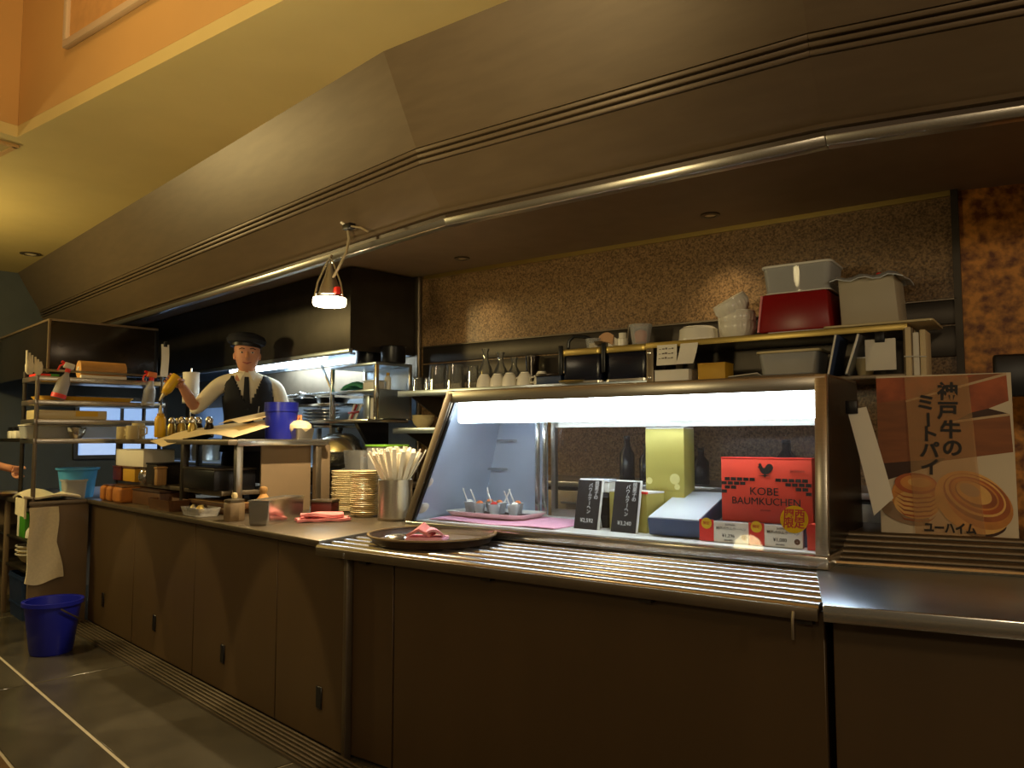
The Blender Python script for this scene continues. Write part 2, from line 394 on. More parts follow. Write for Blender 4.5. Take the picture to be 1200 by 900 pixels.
# ---------------------------------------------------------------- the long brown hood in three straight lengths
hood = thing('serving_hood', 'long dark brown faceted hood hanging over the whole counter', 'hood', W0, 0, 0, 0)
def run_pts(v, z, zz=None):
    k1 = M.w(0.176, v, z); k2 = M.w(1.76, v, z)
    return [k1 - L.u * 5.86, k1, k2, k2 + R.u * 3.2]
def strip(name, v0, z0, v1, z1, th, m, bevel=0.0, eps=0.0):
    # a band between two height lines, one piece for each length; th = thickness into the hood
    A = run_pts(v0, z0); B = run_pts(v1, z1); A2 = run_pts(v0 + th, z0); B2 = run_pts(v1 + th, z1)
    for i in range(3):
        d = (A[i + 1] - A[i]).normalized() * eps
        part(name, G().hexa([A[i] + d, A[i + 1] - d, B[i + 1] - d, B[i] + d], [A2[i] + d, A2[i + 1] - d, B2[i + 1] - d, B2[i] + d]), m, hood, bevel)
strip('upper_panel', 0.025, 2.80, 0.220, 2.462, 0.05, 'fascia_brown')
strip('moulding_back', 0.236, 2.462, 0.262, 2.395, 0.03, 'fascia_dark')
for k in range(3):
    z = 2.456 - k * 0.022; v = 0.222 + k * 0.0085
    strip('moulding', v - 0.006, z, v, z - 0.013, 0.022, 'fascia_brown', 0.002)
strip('lower_panel', 0.245, 2.395, 0.390, 2.232, 0.05, 'fascia_brown')
strip('lip_cap', 0.375, 2.236, 0.383, 2.224, 0.05, 'fascia_brown')
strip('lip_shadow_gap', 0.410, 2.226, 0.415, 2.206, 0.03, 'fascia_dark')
strip('lip', 0.400, 2.206, 0.412, 2.176, 0.045, 'steel', 0.004)

# ---------------------------------------------------------------- counter: cabinets
def cabinet(F, u0, u1, label, m='panel_brown', handle=None, depth=0.7, v0=0.03, group='counter cabinets'):
    t = thing('counter_cabinet', label, 'cabinet', F, u0, v0, 0, group=group)
    w = u1 - u0
    q = 0.1 * depth
    part('body', G().prism([(0.004, 0.02), (w - 0.004, 0.02), (w - q, depth), (q, depth)], 0.02, 0.795), m, t)
    d = part('front_panel', box(0.003, w - 0.003, 0.0, 0.02, 0.012, 0.792), m, t, 0.002, 1)
    part('plinth', G().prism([(0.004, 0.03), (w - 0.004, 0.03), (w - q, depth), (q, depth)], 0.0, 0.02), 'steel_dark', t)
    if handle is not None:
        part('handle_slot', G().prism([(handle - 0.02, -0.006), (handle + 0.022, -0.006), (handle + 0.022, 0.001), (handle - 0.02, 0.001)], 0.145, 0.235), 'black_plastic', d, 0.003, 1)
    return t
cabinet(L, -3.19, -2.345, 'brown counter cabinet at the far end, in the corner behind the blue bucket', handle=0.31)
cabinet(L, -2.345, -1.452, 'brown counter cabinet under the loaf tins, second from the blue bucket', handle=0.36)
cabinet(L, -1.452, -0.563, 'brown counter cabinet below the squat jar and long steel tin', handle=0.36)
cabinet(L, -0.563, -0.012, 'brown counter cabinet left of the pale vertical corner strip', handle=0.37)
cabinet(M, 0.012, 0.24, 'narrow brown counter panel right of the pale corner strip', v0=0.05)
cabinet(M, 0.24, 1.805, 'wide brown counter panel below the lit display case', v0=0.05)
cabinet(R, 0.015, 2.6, 'dark brown counter panel below the flat steel shelf and poster', v0=0.06)
cp = thing('corner_strip', 'pale metal strip covering the joint between two counter runs', 'strip', L, 0.0, 0.02, 0.0)
part('strip_plate', box(-0.012, 0.012, 0.0, 0.03, 0.0, 0.785), 'steel_dull', cp, 0.003)
part('wall_bracket', G().box(-0.02, 0.02, -0.02, 0.03, 0.775, 0.80), 'steel_bright', cp, 0.003)
# ridged steel strip on the floor along the foot of the left cabinets
ds = thing('drain_strip', 'ridged metal strip on the floor along the foot of the left counter', 'floor strip', L, -3.14, -0.13, 0.0)
part('base_plate', box(0, 3.3, 0.0, 0.15, 0.0, 0.012), 'drain_strip', ds)
for k in range(6):
    part('ridge', box(0, 3.3, 0.008 + k * 0.024, 0.020 + k * 0.024, 0.012, 0.022), 'drain_strip', ds, 0.003, 1)

# worktop of the left run
solo('worktop', 'dull steel worktop along the left counter run', 'worktop',
     G().prism([(-3.19, 0.0), (-0.165, 0.0), (-0.35, 0.55), (-0.44, 0.98), (-1.6, 0.98), (-1.6, 0.74), (-3.19, 0.74)], 0.80, 0.83), 'steel_dull', L, 0, 0, 0, bevel=0.006)

# tray rail of round-edged bars below the display case
rl = thing('tray_rail', 'steel tray rail of parallel bars in front of the display case', 'tray rail', M, 0, 0, 0)
for k in range(7):
    v = 0.028 + k * 0.082; us = -0.150 - v * 0.165
    prof = [(v - 0.024, 0.797)] + [(v - 0.024 * math.cos(PI * q / 8), 0.806 + 0.014 * math.sin(PI * q / 8)) for q in range(9)] + [(v + 0.024, 0.797)]
    g = G(); n = len(prof)
    g.add([(us, y, z) for y, z in prof] + [(1.80, y, z) for y, z in prof], [tuple(range(n)), tuple(range(2 * n - 1, n - 1, -1))] + [(i, n + i, n + (i + 1) % n, (i + 1) % n) for i in range(n)])
    part('bar', g, 'steel_bright', rl)
for uu in (0.10, 0.70, 1.30, 1.76):
    part('cross_bearer', box(uu - 0.02, uu + 0.02, 0.02, 0.56, 0.76, 0.797), 'steel_dark', rl)
part('front_lip', box(-0.15, 1.80, -0.002, 0.006, 0.775, 0.808), 'steel_dull', rl, 0.002)
solo('bumper_hook', 'small steel hook under the right end of the tray rail', 'hook', G().tube([(0, 0, 0.02), (0, -0.01, 0.0), (0, -0.01, -0.05)], 0.004, 6), 'steel_dull', M, 1.74, -0.006, 0.775)

# flat shelf and ridged riser on the right run
ps = thing('flat_shelf', 'flat dull steel shelf at the right end of the counter', 'shelf', R, 0, 0, 0)
part('plate', G().prism([(0.0, -0.03), (2.5, -0.03), (2.5, 0.66), (-0.06, 0.66)], 0.808, 0.824), 'steel_cool', ps, 0.004)
part('edge_strip', box(0.0, 2.5, -0.04, -0.028, 0.785, 0.828), 'steel_bright', ps, 0.004)
part('back_bead', G().tube([(-0.04, 0.665, 0.832), (2.5, 0.665, 0.832)], 0.010, 8), 'steel_bright', ps)
rs = thing('ridged_riser', 'dark ridged metal riser stepping up from flat shelf to poster', 'riser', R, 0, 0, 0)
part('riser_body', G().hexa([(-0.03, 0.68, 0.80), (2.5, 0.68, 0.80), (2.5, 1.12, 0.80), (-0.03, 1.12, 0.80)], [(-0.03, 0.68, 0.815), (2.5, 0.68, 0.815), (2.5, 1.12, 0.905), (-0.03, 1.12, 0.905)]), 'steel_dark', rs)
for k in range(6):
    f = k / 5; part('ridge', G().tube([(-0.03, 0.69 + 0.20 * f, 0.826 + 0.076 * f), (2.5, 0.69 + 0.20 * f, 0.826 + 0.076 * f)], 0.014, 10), 'steel_dull', rs)
part('top_plate', box(-0.03, 2.5, 0.895, 1.3, 0.885, 0.908), 'steel_dull', rs, 0.004)

# ================================================================ DISPLAY CASE
CU, CV, CZ = 0.77, 0.80, 0.83
dc = thing('display_case', 'lit steel and glass display case with sloping front on the counter', 'display case', M, CU, CV, CZ)
def cq(u, v, z): return (u - CU, v - CV, z - CZ)
def cbox(u0, u1, v0, v1, z0, z1): return box(u0 - CU, u1 - CU, v0 - CV, v1 - CV, z0 - CZ, z1 - CZ)
part('base', cbox(-0.14, 1.70, 0.545, 1.14, 0.80, 0.866), 'steel', dc, 0.004)
part('front_sill', cbox(-0.15, 1.705, 0.518, 0.548, 0.825, 0.868), 'steel_bright', dc, 0.006)
part('floor_tray', cbox(-0.12, 1.68, 0.56, 1.10, 0.866, 0.870), 'white_plastic', dc)
def beam(a, b, hu, hv):
    A = Vector(cq(*a)); B = Vector(cq(*b))
    ring = lambda p: [p + Vector((-hu, -hv, 0)), p + Vector((hu, -hv, 0)), p + Vector((hu, hv, 0)), p + Vector((-hu, hv, 0))]
    return G().hexa(ring(A), ring(B))
part('sloping_post', beam((-0.135, 0.535, 0.868), (0.008, 0.665, 1.47), 0.020, 0.014), 'steel_dull', dc, 0.003)
part('glazing_strip', beam((-0.108, 0.533, 0.868), (0.034, 0.663, 1.43), 0.006, 0.008), 'black_metal', dc)
part('sloping_post', beam((1.685, 0.535, 0.868), (1.665, 0.665, 1.47), 0.020, 0.014), 'steel', dc, 0.003)
part('top_rail', cbox(-0.005, 1.685, 0.648, 0.675, 1.412, 1.466), 'steel', dc, 0.006)
part('top_plate', cbox(-0.005, 1.685, 0.66, 1.12, 1.460, 1.470), 'steel_dull', dc, 0.003)
part('front_glass', G().hexa([cq(-0.115, 0.534, 0.868), cq(1.668, 0.534, 0.868), cq(1.65, 0.656, 1.415), cq(0.026, 0.656, 1.415)],
                             [cq(-0.115, 0.539, 0.868), cq(1.668, 0.539, 0.868), cq(1.65, 0.661, 1.415), cq(0.026, 0.661, 1.415)]), 'glass_case', dc, smooth=False)
part('side_panel', G().hexa([cq(-0.142, 0.55, 0.868), cq(-0.142, 1.12, 0.868), cq(0.0, 1.12, 1.46), cq(0.0, 0.68, 1.46)],
                            [cq(-0.132, 0.55, 0.868), cq(-0.132, 1.12, 0.868), cq(0.01, 1.12, 1.46), cq(0.01, 0.68, 1.46)]), 'case_lining', dc)
part('side_panel', G().hexa([cq(1.688, 0.55, 0.868), cq(1.688, 1.12, 0.868), cq(1.68, 1.12, 1.46), cq(1.68, 0.68, 1.46)],
                            [cq(1.694, 0.55, 0.868), cq(1.694, 1.12, 0.868), cq(1.686, 1.12, 1.46), cq(1.686, 0.68, 1.46)]), 'smoked_panel', dc)
rd = part('rear_door', G().hexa([cq(-0.13, 1.085, 0.872), cq(0.262, 1.085, 0.872), cq(0.262, 1.085, 1.44), cq(0.0, 1.085, 1.44)],
                                [cq(-0.13, 1.10, 0.872), cq(0.262, 1.10, 0.872), cq(0.262, 1.10, 1.44), cq(0.0, 1.10, 1.44)]), 'case_lining', dc)
for (uu, zz) in ((0.03, 1.235), (-0.03, 1.09)):
    part('pull_bar', G().tube([cq(uu - 0.05, 1.085, zz), cq(uu - 0.05, 1.060, zz), cq(uu + 0.05, 1.060, zz), cq(uu + 0.05, 1.085, zz)], 0.006, 6), 'steel_bright', rd)
for uu in (0.245, 0.285):
    part('standard', cbox(uu - 0.009, uu + 0.009, 1.02, 1.04, 0.872, 1.44), 'steel_bright', dc, 0.002)
part('rear_frame_top', cbox(0.29, 1.68, 1.085, 1.11, 1.30, 1.45), 'steel', dc)
part('rear_frame_bottom', cbox(0.29, 1.68, 1.085, 1.11, 0.868, 0.905), 'steel', dc)
for uu in (0.30, 0.98, 1.66):
    part('rear_frame_stile', cbox(uu - 0.012, uu + 0.012, 1.085, 1.11, 0.905, 1.30), 'steel', dc)
for (a, b) in ((0.312, 0.968), (0.992, 1.648)):
    part('rear_pane', cbox(a, b, 1.094, 1.099, 0.905, 1.30), 'glass_case', dc, smooth=False)
lh = part('light_housing', cbox(0.04, 1.64, 0.702, 0.722, 1.33, 1.458), 'steel', dc)
part('light_tube', cbox(0.035, 1.640, 0.672, 0.700, 1.318, 1.432), 'tube_light', lh, 0.01)
st = thing('round_sticker', 'round yellow sticker with red lettering stuck inside the case glass', 'sticker', M, 1.588, 0.5685, 0.976)
st.rotation_euler = (math.radians(-12.6), 0, M.a)
part('disc', G().lathe([(0.001, -0.0006), (0.046, -0.0006), (0.046, 0.0006), (0.001, 0.0006)], 32).xf(Matrix.Rotation(PI / 2, 4, 'X')), 'sticker_film', st)
text('lettering', '関西\n限定', 0.036, 'print_red', st, (0, -0.0012, 0.0), off=0.0008, space=0.85)

for (uu, vv, zz, lb) in ((-0.075, 0.585, 1.04, 'upper white oval disc inside the left end of the case'), (-0.088, 0.570, 0.925, 'lower white oval disc inside the left end of the case')):  # two white oval discs with short stems behind the front glass
    t = thing('oval_disc', lb, 'clip', M, uu, vv, zz, 0.2, 'white oval discs in the case')
    part('disc_body', G().lathe([(0.001, -0.005), (0.030, -0.004), (0.036, 0.0), (0.030, 0.004), (0.001, 0.005)], 20, sx=1.0, sy=0.62).xf(Matrix.Rotation(PI / 2 - 0.3, 4, 'X') @ Matrix.Rotation(0.5, 4, 'Z')), 'white_plastic', t)
    part('disc_stem', G().tube([(0, 0.0, 0), (-0.035, 0.02, -0.005)], 0.006, 6), 'white_plastic', t)
# --- what stands in the case
Z0 = 0.8705
ct = thing('pink_cloth', 'pink cloth spread on the case floor beneath the dessert tray', 'cloth', M, 0.20, 0.80, Z0)
part('cloth_sheet', G().sheet(14, 8, lambda i, j: (-0.27 + 0.68 * i, -0.20 + 0.38 * j, 0.004 + 0.003 * math.sin(9 * i + 4 * j)), 0.004), 'cloth_pink_light', ct)
ty = thing('dessert_tray', 'white rimmed oblong tray of dessert cups in the display case', 'tray', M, 0.135, 0.84, Z0 + 0.011)
def rrect(w, d, r, n=5):
    out = []
    for (sx, sy, a0) in ((1, 1, 0), (-1, 1, 90), (-1, -1, 180), (1, -1, 270)):
        for k in range(n + 1):
            a = math.radians(a0 + 90 * k / n); out.append((sx * (w - r) + r * math.cos(a), sy * (d - r) + r * math.sin(a)))
    return out
def tray_shell(w, d, r, hgt, th=0.006, flare=0.02):
    g = G(); rings = [(rrect(w - flare - th, d - flare - th, r), th), (rrect(w - th, d - th, r), hgt), (rrect(w, d, r), hgt), (rrect(w - flare, d - flare, r), 0.0)]
    n = len(rings[0][0]); vs = []; fs = []
    for pl, z in rings: vs += [(x, y, z) for x, y in pl]
    for j in range(3):
        for i in range(n): fs.append((j * n + i, j * n + (i + 1) % n, (j + 1) * n + (i + 1) % n, (j + 1) * n + i))
    fs.append(tuple(range(n))); fs.append(tuple(3 * n + i for i in range(n - 1, -1, -1)))
    return g.add(vs, fs)
part('tray_body', tray_shell(0.225, 0.125, 0.04, 0.022), 'white_ceramic', ty)
part('tray_liner', G().prism(rrect(0.19, 0.09, 0.03), 0.0065, 0.0085), 'dark_food', ty)
def dessert(u, v, label, rot, topm):
    t = thing('dessert_cup', label, 'dessert', M, u, v, Z0 + 0.020, rot, 'clear dessert cups with sticks on the tray')
    part('cup', G().lathe([(0.020, 0.0), (0.029, 0.050), (0.031, 0.052), (0.0275, 0.050), (0.019, 0.003)], 16), 'cup_plastic', t)
    part('cream', G().lathe([(0.019, 0.004), (0.026, 0.042), (0.018, 0.050), (0.004, 0.054)], 14), 'white_ceramic', t)
    part('fruit', G().lathe([(0.015, 0.046), (0.017, 0.054), (0.010, 0.062), (0.002, 0.064)], 10, (0.003, -0.008, 0)), topm, t)
    part('stick', G().tube([(-0.008, 0.004, 0.03), (-0.045, 0.01, 0.115)], 0.0035, 6), 'white_plastic', t)
for i, (u, v, ro, tm) in enumerate([(-0.005, 0.82, 0.2, 'white_ceramic'), (0.06, 0.90, -0.3, 'orange_food'), (0.075, 0.79, 0.5, 'orange_food'), (0.14, 0.87, -2.2, 'orange_food'), (0.17, 0.78, 0.1, 'red_bright'), (0.225, 0.89, 0.4, 'orange_food'), (0.265, 0.80, 1.2, 'white_ceramic')]):
    dessert(u, v, ['dessert cup at the left end of the case tray', 'dessert cup in the back row, second from the tray left end', 'dessert cup with orange fruit in the front row, left', 'dessert cup in the middle of the back row on the tray',
                   'dessert cup with red fruit in the front row of the tray', 'dessert cup at the right of the back row on the tray', 'dessert cup at the right front end of the case tray'][i], ro, tm)

def price_card(u, v, label, lines, price, rot):
    t = thing('price_card', label, 'price card', M, u, v, Z0, rot, 'black price cards in the display case')
    tl = math.radians(-12)
    ho = part('card_back', box(-0.058, 0.062, 0.002, 0.008, 0.0, 0.212), 'white_plastic', t, 0.002, rot=(tl, 0, 0))
    fo = part('card_face', box(-0.060, 0.054, -0.001, 0.002, 0.0, 0.205), 'print_black', t, rot=(tl, 0, 0))
    part('easel_foot', G().hexa([(-0.03, 0.039, 0.13), (0.03, 0.039, 0.13), (0.03, 0.045, 0.13), (-0.03, 0.045, 0.13)], [(-0.03, 0.075, 0.0), (0.03, 0.075, 0.0), (0.03, 0.081, 0.0), (-0.03, 0.081, 0.0)]), 'white_plastic', t)
    for q, c_ in enumerate(lines[0]): text('lettering', c_, 0.021, 'print_white', fo, (0.034, -0.0014, 0.192 - 0.0195 * q))
    for q, c_ in enumerate(lines[1]): text('lettering', c_, 0.020, 'print_white', fo, (0.004, -0.0014, 0.182 - 0.0182 * q), rot=(PI / 2, PI / 2 if c_ == 'ー' else 0, 0))
    text('lettering', price, 0.023, 'print_white', fo, (0.0, -0.0014, 0.036))
price_card(0.705, 0.70, 'black upright price card marked with 2,592 price, beside dark box', ('焼菓子の', 'バウムクーヘン'), '¥2,592', -0.06)
price_card(0.885, 0.69, 'black upright price card marked with 3,240 price, before gold boxes', ('焼菓子の', 'バウムクーヘン'), '¥3,240', -0.06)
bb = thing('black_gift_box', 'faceted black gift box behind the left black price card', 'box', M, 0.70, 0.835, Z0)
part('box_body', G().lathe([(0.078, 0.0), (0.072, 0.04), (0.080, 0.05), (0.072, 0.085), (0.082, 0.095), (0.078, 0.12)], 8, sx=1.0, sy=0.75), 'black_plastic', bb)
part('lid', G().lathe([(0.084, 0.12), (0.088, 0.128), (0.06, 0.145)], 8, sx=1.0, sy=0.75), 'black_metal', bb)
wbx = thing('white_gift_box', 'small white box resting on the black gift box', 'box', M, 0.705, 0.835, Z0 + 0.146)
part('box_body', box(-0.055, 0.055, -0.03, 0.03, 0.0, 0.045), 'white_plastic', wbx, 0.006)
part('lid', box(-0.058, 0.058, -0.033, 0.033, 0.045, 0.058), 'lid_film', wbx, 0.004)
g2 = thing('gold_box', 'small gold carton with a red edge behind the black price cards', 'box', M, 0.885, 0.80, Z0, -0.25, 'gold cartons in the display case')
part('carton', box(-0.095, 0.105, -0.055, 0.055, 0.0, 0.155), 'gold_card', g2, 0.002)
part('top_flap', box(-0.096, 0.106, -0.056, 0.056, 0.155, 0.162), 'white_plastic', g2, 0.001)
part('red_band', box(0.05, 0.107, -0.0575, -0.048, 0.154, 0.1635), 'red_bright', g2)
for (x, z, r) in ((-0.06, 0.05, 0.022), (0.03, 0.11, 0.016)):
    part('print_dot', G().lathe([(0.001, -0.0005), (r, -0.0005), (r, 0.0005), (0.001, 0.0005)], 18, (0, 0, 0)).xf(Matrix.Translation((x, -0.0556, z)) @ Matrix.Rotation(PI / 2, 4, 'X')), 'gold_dot', g2)
g1 = thing('gold_box', 'tall gold carton standing at the back of the display case', 'box', M, 0.985, 0.925, Z0, -0.02, 'gold cartons in the display case')
part('carton', box(-0.085, 0.085, -0.05, 0.05, 0.0, 0.412), 'gold_card', g1, 0.002)
part('lid', box(-0.087, 0.087, -0.052, 0.052, 0.16, 0.417), 'gold_card', g1, 0.002)
part('top_card', box(-0.085, 0.085, -0.05, 0.05, 0.417, 0.423), 'white_plastic', g1)
for (x, z, r) in ((0.045, 0.21, 0.022), (-0.07, 0.20, 0.014), (0.055, 0.178, 0.012)):
    part('print_dot', G().lathe([(0.001, -0.0005), (r, -0.0005), (r, 0.0005), (0.001, 0.0005)], 18).xf(Matrix.Translation((x, -0.0526, z)) @ Matrix.Rotation(PI / 2, 4, 'X')), 'gold_dot', g1)
nb = thing('navy_box', 'flat navy carton with a shiny clear lid tilted up at the back', 'box', M, 1.115, 0.665, Z0)
TB = math.radians(15)
part('carton', box(-0.105, 0.105, 0.0, 0.33, 0.0, 0.066), 'navy_card', nb, 0.003, loc=(0, 0, 0.004), rot=(TB, 0, 0))
part('clear_lid', box(-0.103, 0.103, 0.004, 0.326, 0.066, 0.072), 'lid_film', nb, 0.003, loc=(0, 0, 0.004), rot=(TB, 0, 0))
part('prop_wedge', G().hexa([(-0.09, 0.06, 0.0), (0.09, 0.06, 0.0), (0.09, 0.30, 0.0), (-0.09, 0.30, 0.0)], [(-0.09, 0.06, 0.018), (0.09, 0.06, 0.018), (0.09, 0.30, 0.080), (-0.09, 0.30, 0.080)]), 'white_plastic', nb)
pd = thing('navy_stand', 'low dark navy stand under the red cake carton', 'stand', M, 1.445, 0.762, Z0)
part('stand_body', box(-0.185, 0.20, -0.085, 0.10, 0.0, 0.064), 'navy_card', pd, 0.004)
part('stand_top', box(-0.187, 0.202, -0.087, 0.102, 0.064, 0.070), 'black_plastic', pd, 0.002)
rb = thing('cake_carton', 'red cake carton printed with a black rooster and brick pattern', 'box', M, 1.445, 0.75, Z0 + 0.0705)
part('carton', box(-0.165, 0.165, -0.025, 0.065, 0.0, 0.232), 'red_box', rb, 0.003)
part('top_edge', box(-0.166, 0.166, -0.026, 0.066, 0.232, 0.236), 'red_bright', rb, 0.001)
FY = -0.0262
def flat(pts, y=FY, th=0.0006):   # printed shape on a carton front (x, z outline)
    n = len(pts)
    return G().add([(x, y - th, z) for x, z in pts] + [(x, y, z) for x, z in pts], [tuple(range(n)), tuple(range(2 * n - 1, n - 1, -1))] + [(i, n + i, n + (i + 1) % n, (i + 1) % n) for i in range(n)])
gb = G()
for r in range(4):
    for k in range(-7, 8):
        x = k * 0.0235 + (0.0115 if r % 2 else 0.0); z = 0.156 - r * 0.0155
        if abs(x) > 0.158 or (z - 0.006) < 0.158 - 0.42 * (abs(x) - 0.010): continue
        w = 0.0098; n = len(gb.v); gb.add([(x - w, FY - .0006, z - .006), (x + w, FY - .0006, z - .006), (x + w, FY - .0006, z + .006), (x - w, FY - .0006, z + .006)], [(0, 1, 2, 3)])
o = link('brick_print', gb.mesh('brick_print', smooth=False), 'print_black', rb); o['kind'] = 'stuff'
rooster = [(-0.026, 0.200), (-0.021, 0.208), (-0.024, 0.213), (-0.019, 0.214), (-0.017, 0.218), (-0.013, 0.213), (-0.010, 0.205), (-0.006, 0.199), (0.000, 0.199), (0.004, 0.206), (0.010, 0.213), (0.018, 0.215), (0.026, 0.211), (0.030, 0.203), (0.028, 0.193), (0.021, 0.184), (0.012, 0.178), (0.004, 0.176), (-0.006, 0.177), (-0.013, 0.182), (-0.018, 0.190), (-0.020, 0.198)]
part('rooster_print', flat(rooster), 'print_black', rb, smooth=False)
part('perch_print', flat([(-0.028, 0.170), (-0.004, 0.1725), (-0.003, 0.176), (0.003, 0.176), (0.003, 0.1725), (0.024, 0.170), (0.003, 0.1685), (0.0, 0.163), (-0.003, 0.1685)]), 'print_black', rb, smooth=False)
text('lettering', 'KOBE', 0.040, 'print_black', rb, (-0.005, FY - 0.001, 0.112), sx=1.05)
text('lettering', 'BAUMKUCHEN', 0.037, 'print_black', rb, (0.0, FY - 0.001, 0.076), sx=1.0)
text('lettering', 'Juchheim', 0.014, 'print_dark_red', rb, (0.115, FY - 0.001, 0.190))
text('lettering', 'JUCHHEIM', 0.008, 'print_dark_red', rb, (0.0, FY - 0.001, 0.045))
def tag_card(u, v, label, price, rot):
    t = thing('price_tag', label, 'price tag', M, u, v, Z0, rot, 'white price tags along the case glass')
    part('tag_stand', box(-0.095, 0.085, 0.004, 0.03, 0.0, 0.075), 'lid_film', t, 0.002)
    part('tag_face', box(-0.042, 0.088, 0.0, 0.004, 0.002, 0.076), 'paper', t)
    rp = part('red_end', box(-0.098, -0.043, 0.0, 0.004, 0.002, 0.080), 'red_bright', t)
    part('yellow_disc', G().lathe([(0.001, -0.0005), (0.02, -0.0005), (0.02, 0.0005), (0.001, 0.0005)], 20).xf(Matrix.Translation((-0.07, -0.0006, 0.066)) @ Matrix.Rotation(PI / 2, 4, 'X')), 'yellow_sticker', rp)
    text('lettering', '限定', 0.013, 'print_red', rp, (-0.07, -0.0016, 0.066))
    text('lettering', 'Juchheim', 0.010, 'print_grey', t, (0.02, -0.0008, 0.066))
    text('lettering', '神戸バウムクーヘン', 0.0125, 'print_black', t, (0.022, -0.0008, 0.051))
    text('lettering', price, 0.017, 'print_black', t, (0.012, -0.0008, 0.026))
    text('lettering', '(税込価格)', 0.007, 'print_grey', t, (0.012, -0.0008, 0.010))
    part('brown_seal', G().lathe([(0.001, -0.0005), (0.010, -0.0005), (0.010, 0.0005), (0.001, 0.0005)], 16).xf(Matrix.Translation((0.070, -0.0006, 0.024)) @ Matrix.Rotation(PI / 2, 4, 'X')), 'wood_dark', t)
tag_card(1.325, 0.632, 'white price tag with red end, below left of the red cake carton', '¥1,296', -0.02)
tag_card(1.512, 0.622, 'white price tag with red end, next to the yellow sticker', '¥1,080', -0.02)
sr = thing('small_red_box', 'small red carton in the right front corner of the display case', 'box', M, 1.632, 0.645, Z0)
part('carton', box(-0.016, 0.03, -0.03, 0.05, 0.0, 0.085), 'red_box', sr, 0.002)
part('end_flap', box(-0.017, 0.031, -0.031, -0.029, 0.055, 0.087), 'red_bright', sr)

# ================================================================ POSTER
po = thing('poster', 'poster of two golden pies with Japanese brush lettering at the counter right end', 'poster', R, 0.147, 0.93, 0.909)
po.rotation_euler = (math.radians(-2.0), 0, R.a)
PW, PH = 0.42, 0.566
part('board', box(0, PW, 0.0, 0.008, 0, PH), 'poster_white', po, 0.001, 1)
lay = [0]
def pr(name, pts, m):
    lay[0] += 1; y = -0.00025 * lay[0]
    o = part(name, flat(pts, y, 0.0002), m, po, smooth=False); return o
def pxz(x, y): return ((x - 68) / 700 * PW, (830 - y) / 755 * PH)   # poster outline coordinates measured on its own face
def el(cx, cy, rx, ry, rot=0, n=40):
    out = []
    for k in range(n):
        a = 2 * PI * k / n; x = rx * math.cos(a); y = ry * math.sin(a)
        out.append(pxz(cx + x * math.cos(rot) - y * math.sin(rot), cy + x * math.sin(rot) + y * math.cos(rot)))
    return out[::-1]
P = lambda *a: [pxz(*q) for q in a]
pr('print_box_front', P((68, 85), (745, 78), (760, 440), (68, 525)), 'poster_brown')
pr('print_box_shadow', P((68, 500), (430, 470), (360, 505), (68, 590)), 'poster_dark')
pr('print_cloth_fold', P((68, 590), (330, 515), (760, 440), (766, 470), (500, 520), (68, 640)), 'poster_white')
pr('print_filling', P((68, 85), (600, 82), (400, 135), (250, 190), (68, 205)), 'poster_red')
pr('print_lid', P((560, 130), (745, 80), (750, 225), (640, 240), (560, 260)), 'poster_red')
pr('print_gap', P((480, 296), (560, 258), (650, 240), (750, 262), (750, 276)), 'poster_dark')
pr('print_edge', P((225, 205), (225, 195), (745, 76), (745, 88)), 'poster_edge')
pr('print_edge', P((470, 305), (470, 295), (752, 262), (752, 274)), 'poster_edge')
pr('print_napkin', P((650, 240), (752, 205), (752, 266)), 'poster_white')
pr('print_shadow', el(200, 735, 130, 48, 0.25), 'poster_shadow')
pr('print_shadow', el(610, 790, 100, 40, -0.15), 'poster_dark')
pr('print_pie_side', el(258, 650, 126, 108, 0.05), 'pie_gold')
pr('print_pie_base', el(262, 690, 118, 66, 0.05), 'pie_light')
for k in range(6):
    y = 628 + k * 21
    pr('print_pie_line', P((138 + k * 6, y), (195, y + 22), (265, y + 30), (335, y + 24), (384 - k * 4, y + 4), (335, y + 31), (265, y + 38), (195, y + 30)), 'pie_brown' if k % 2 else 'pie_red')
pr('print_pie_top', el(262, 592, 112, 50, 0.05), 'pie_red')
pr('print_pie_top', el(272, 590, 92, 38, 0.05), 'pie_gold')
pr('print_pie_glaze', el(282, 586, 62, 22, 0.05), 'pie_light')
pr('print_pie_side', el(548, 672, 196, 136, 0.35), 'pie_light')
pr('print_pie_shade', el(580, 672, 172, 112, 0.38), 'pie_gold')
pr('print_pie_rim', el(568, 650, 172, 98, 0.35), 'pie_brown')
pr('print_pie_rim', el(562, 640, 156, 86, 0.35), 'pie_light')
pr('print_pie_rim', el(566, 640, 142, 75, 0.35), 'pie_red')
pr('print_pie_rim', el(560, 634, 124, 64, 0.35), 'pie_gold')
pr('print_pie_rim', el(566, 636, 108, 54, 0.35), 'pie_brown')
pr('print_pie_top', el(556, 628, 92, 46, 0.35), 'pie_light')
pr('print_pie_glaze', el(536, 616, 52, 28, 0.35), 'poster_edge')
pr('tint_band', P((222, 84), (552, 80), (605, 824), (250, 828)), 'poster_band')
yt = -0.00025 * lay[0] - 0.0008
for (chs, sz) in (((('神', 447, 163), ('戸', 443, 252), ('牛', 453, 342), ('の', 458, 427)), 0.066), ((('ミ', 330, 213), ('ト', 340, 362), ('パ', 340, 438), ('イ', 340, 518)), 0.062)):
    for (ch, x, y) in chs:
        q = pxz(x, y); text('lettering', ch, sz, 'print_black', po, (q[0], yt, q[1]), off=0.0022, rot=(PI / 2, 0.03, 0))
q = pxz(332, 290); text('lettering', 'ー', 0.056, 'print_black', po, (q[0], yt, q[1]), off=0.0022, rot=(PI / 2, PI / 2, 0))
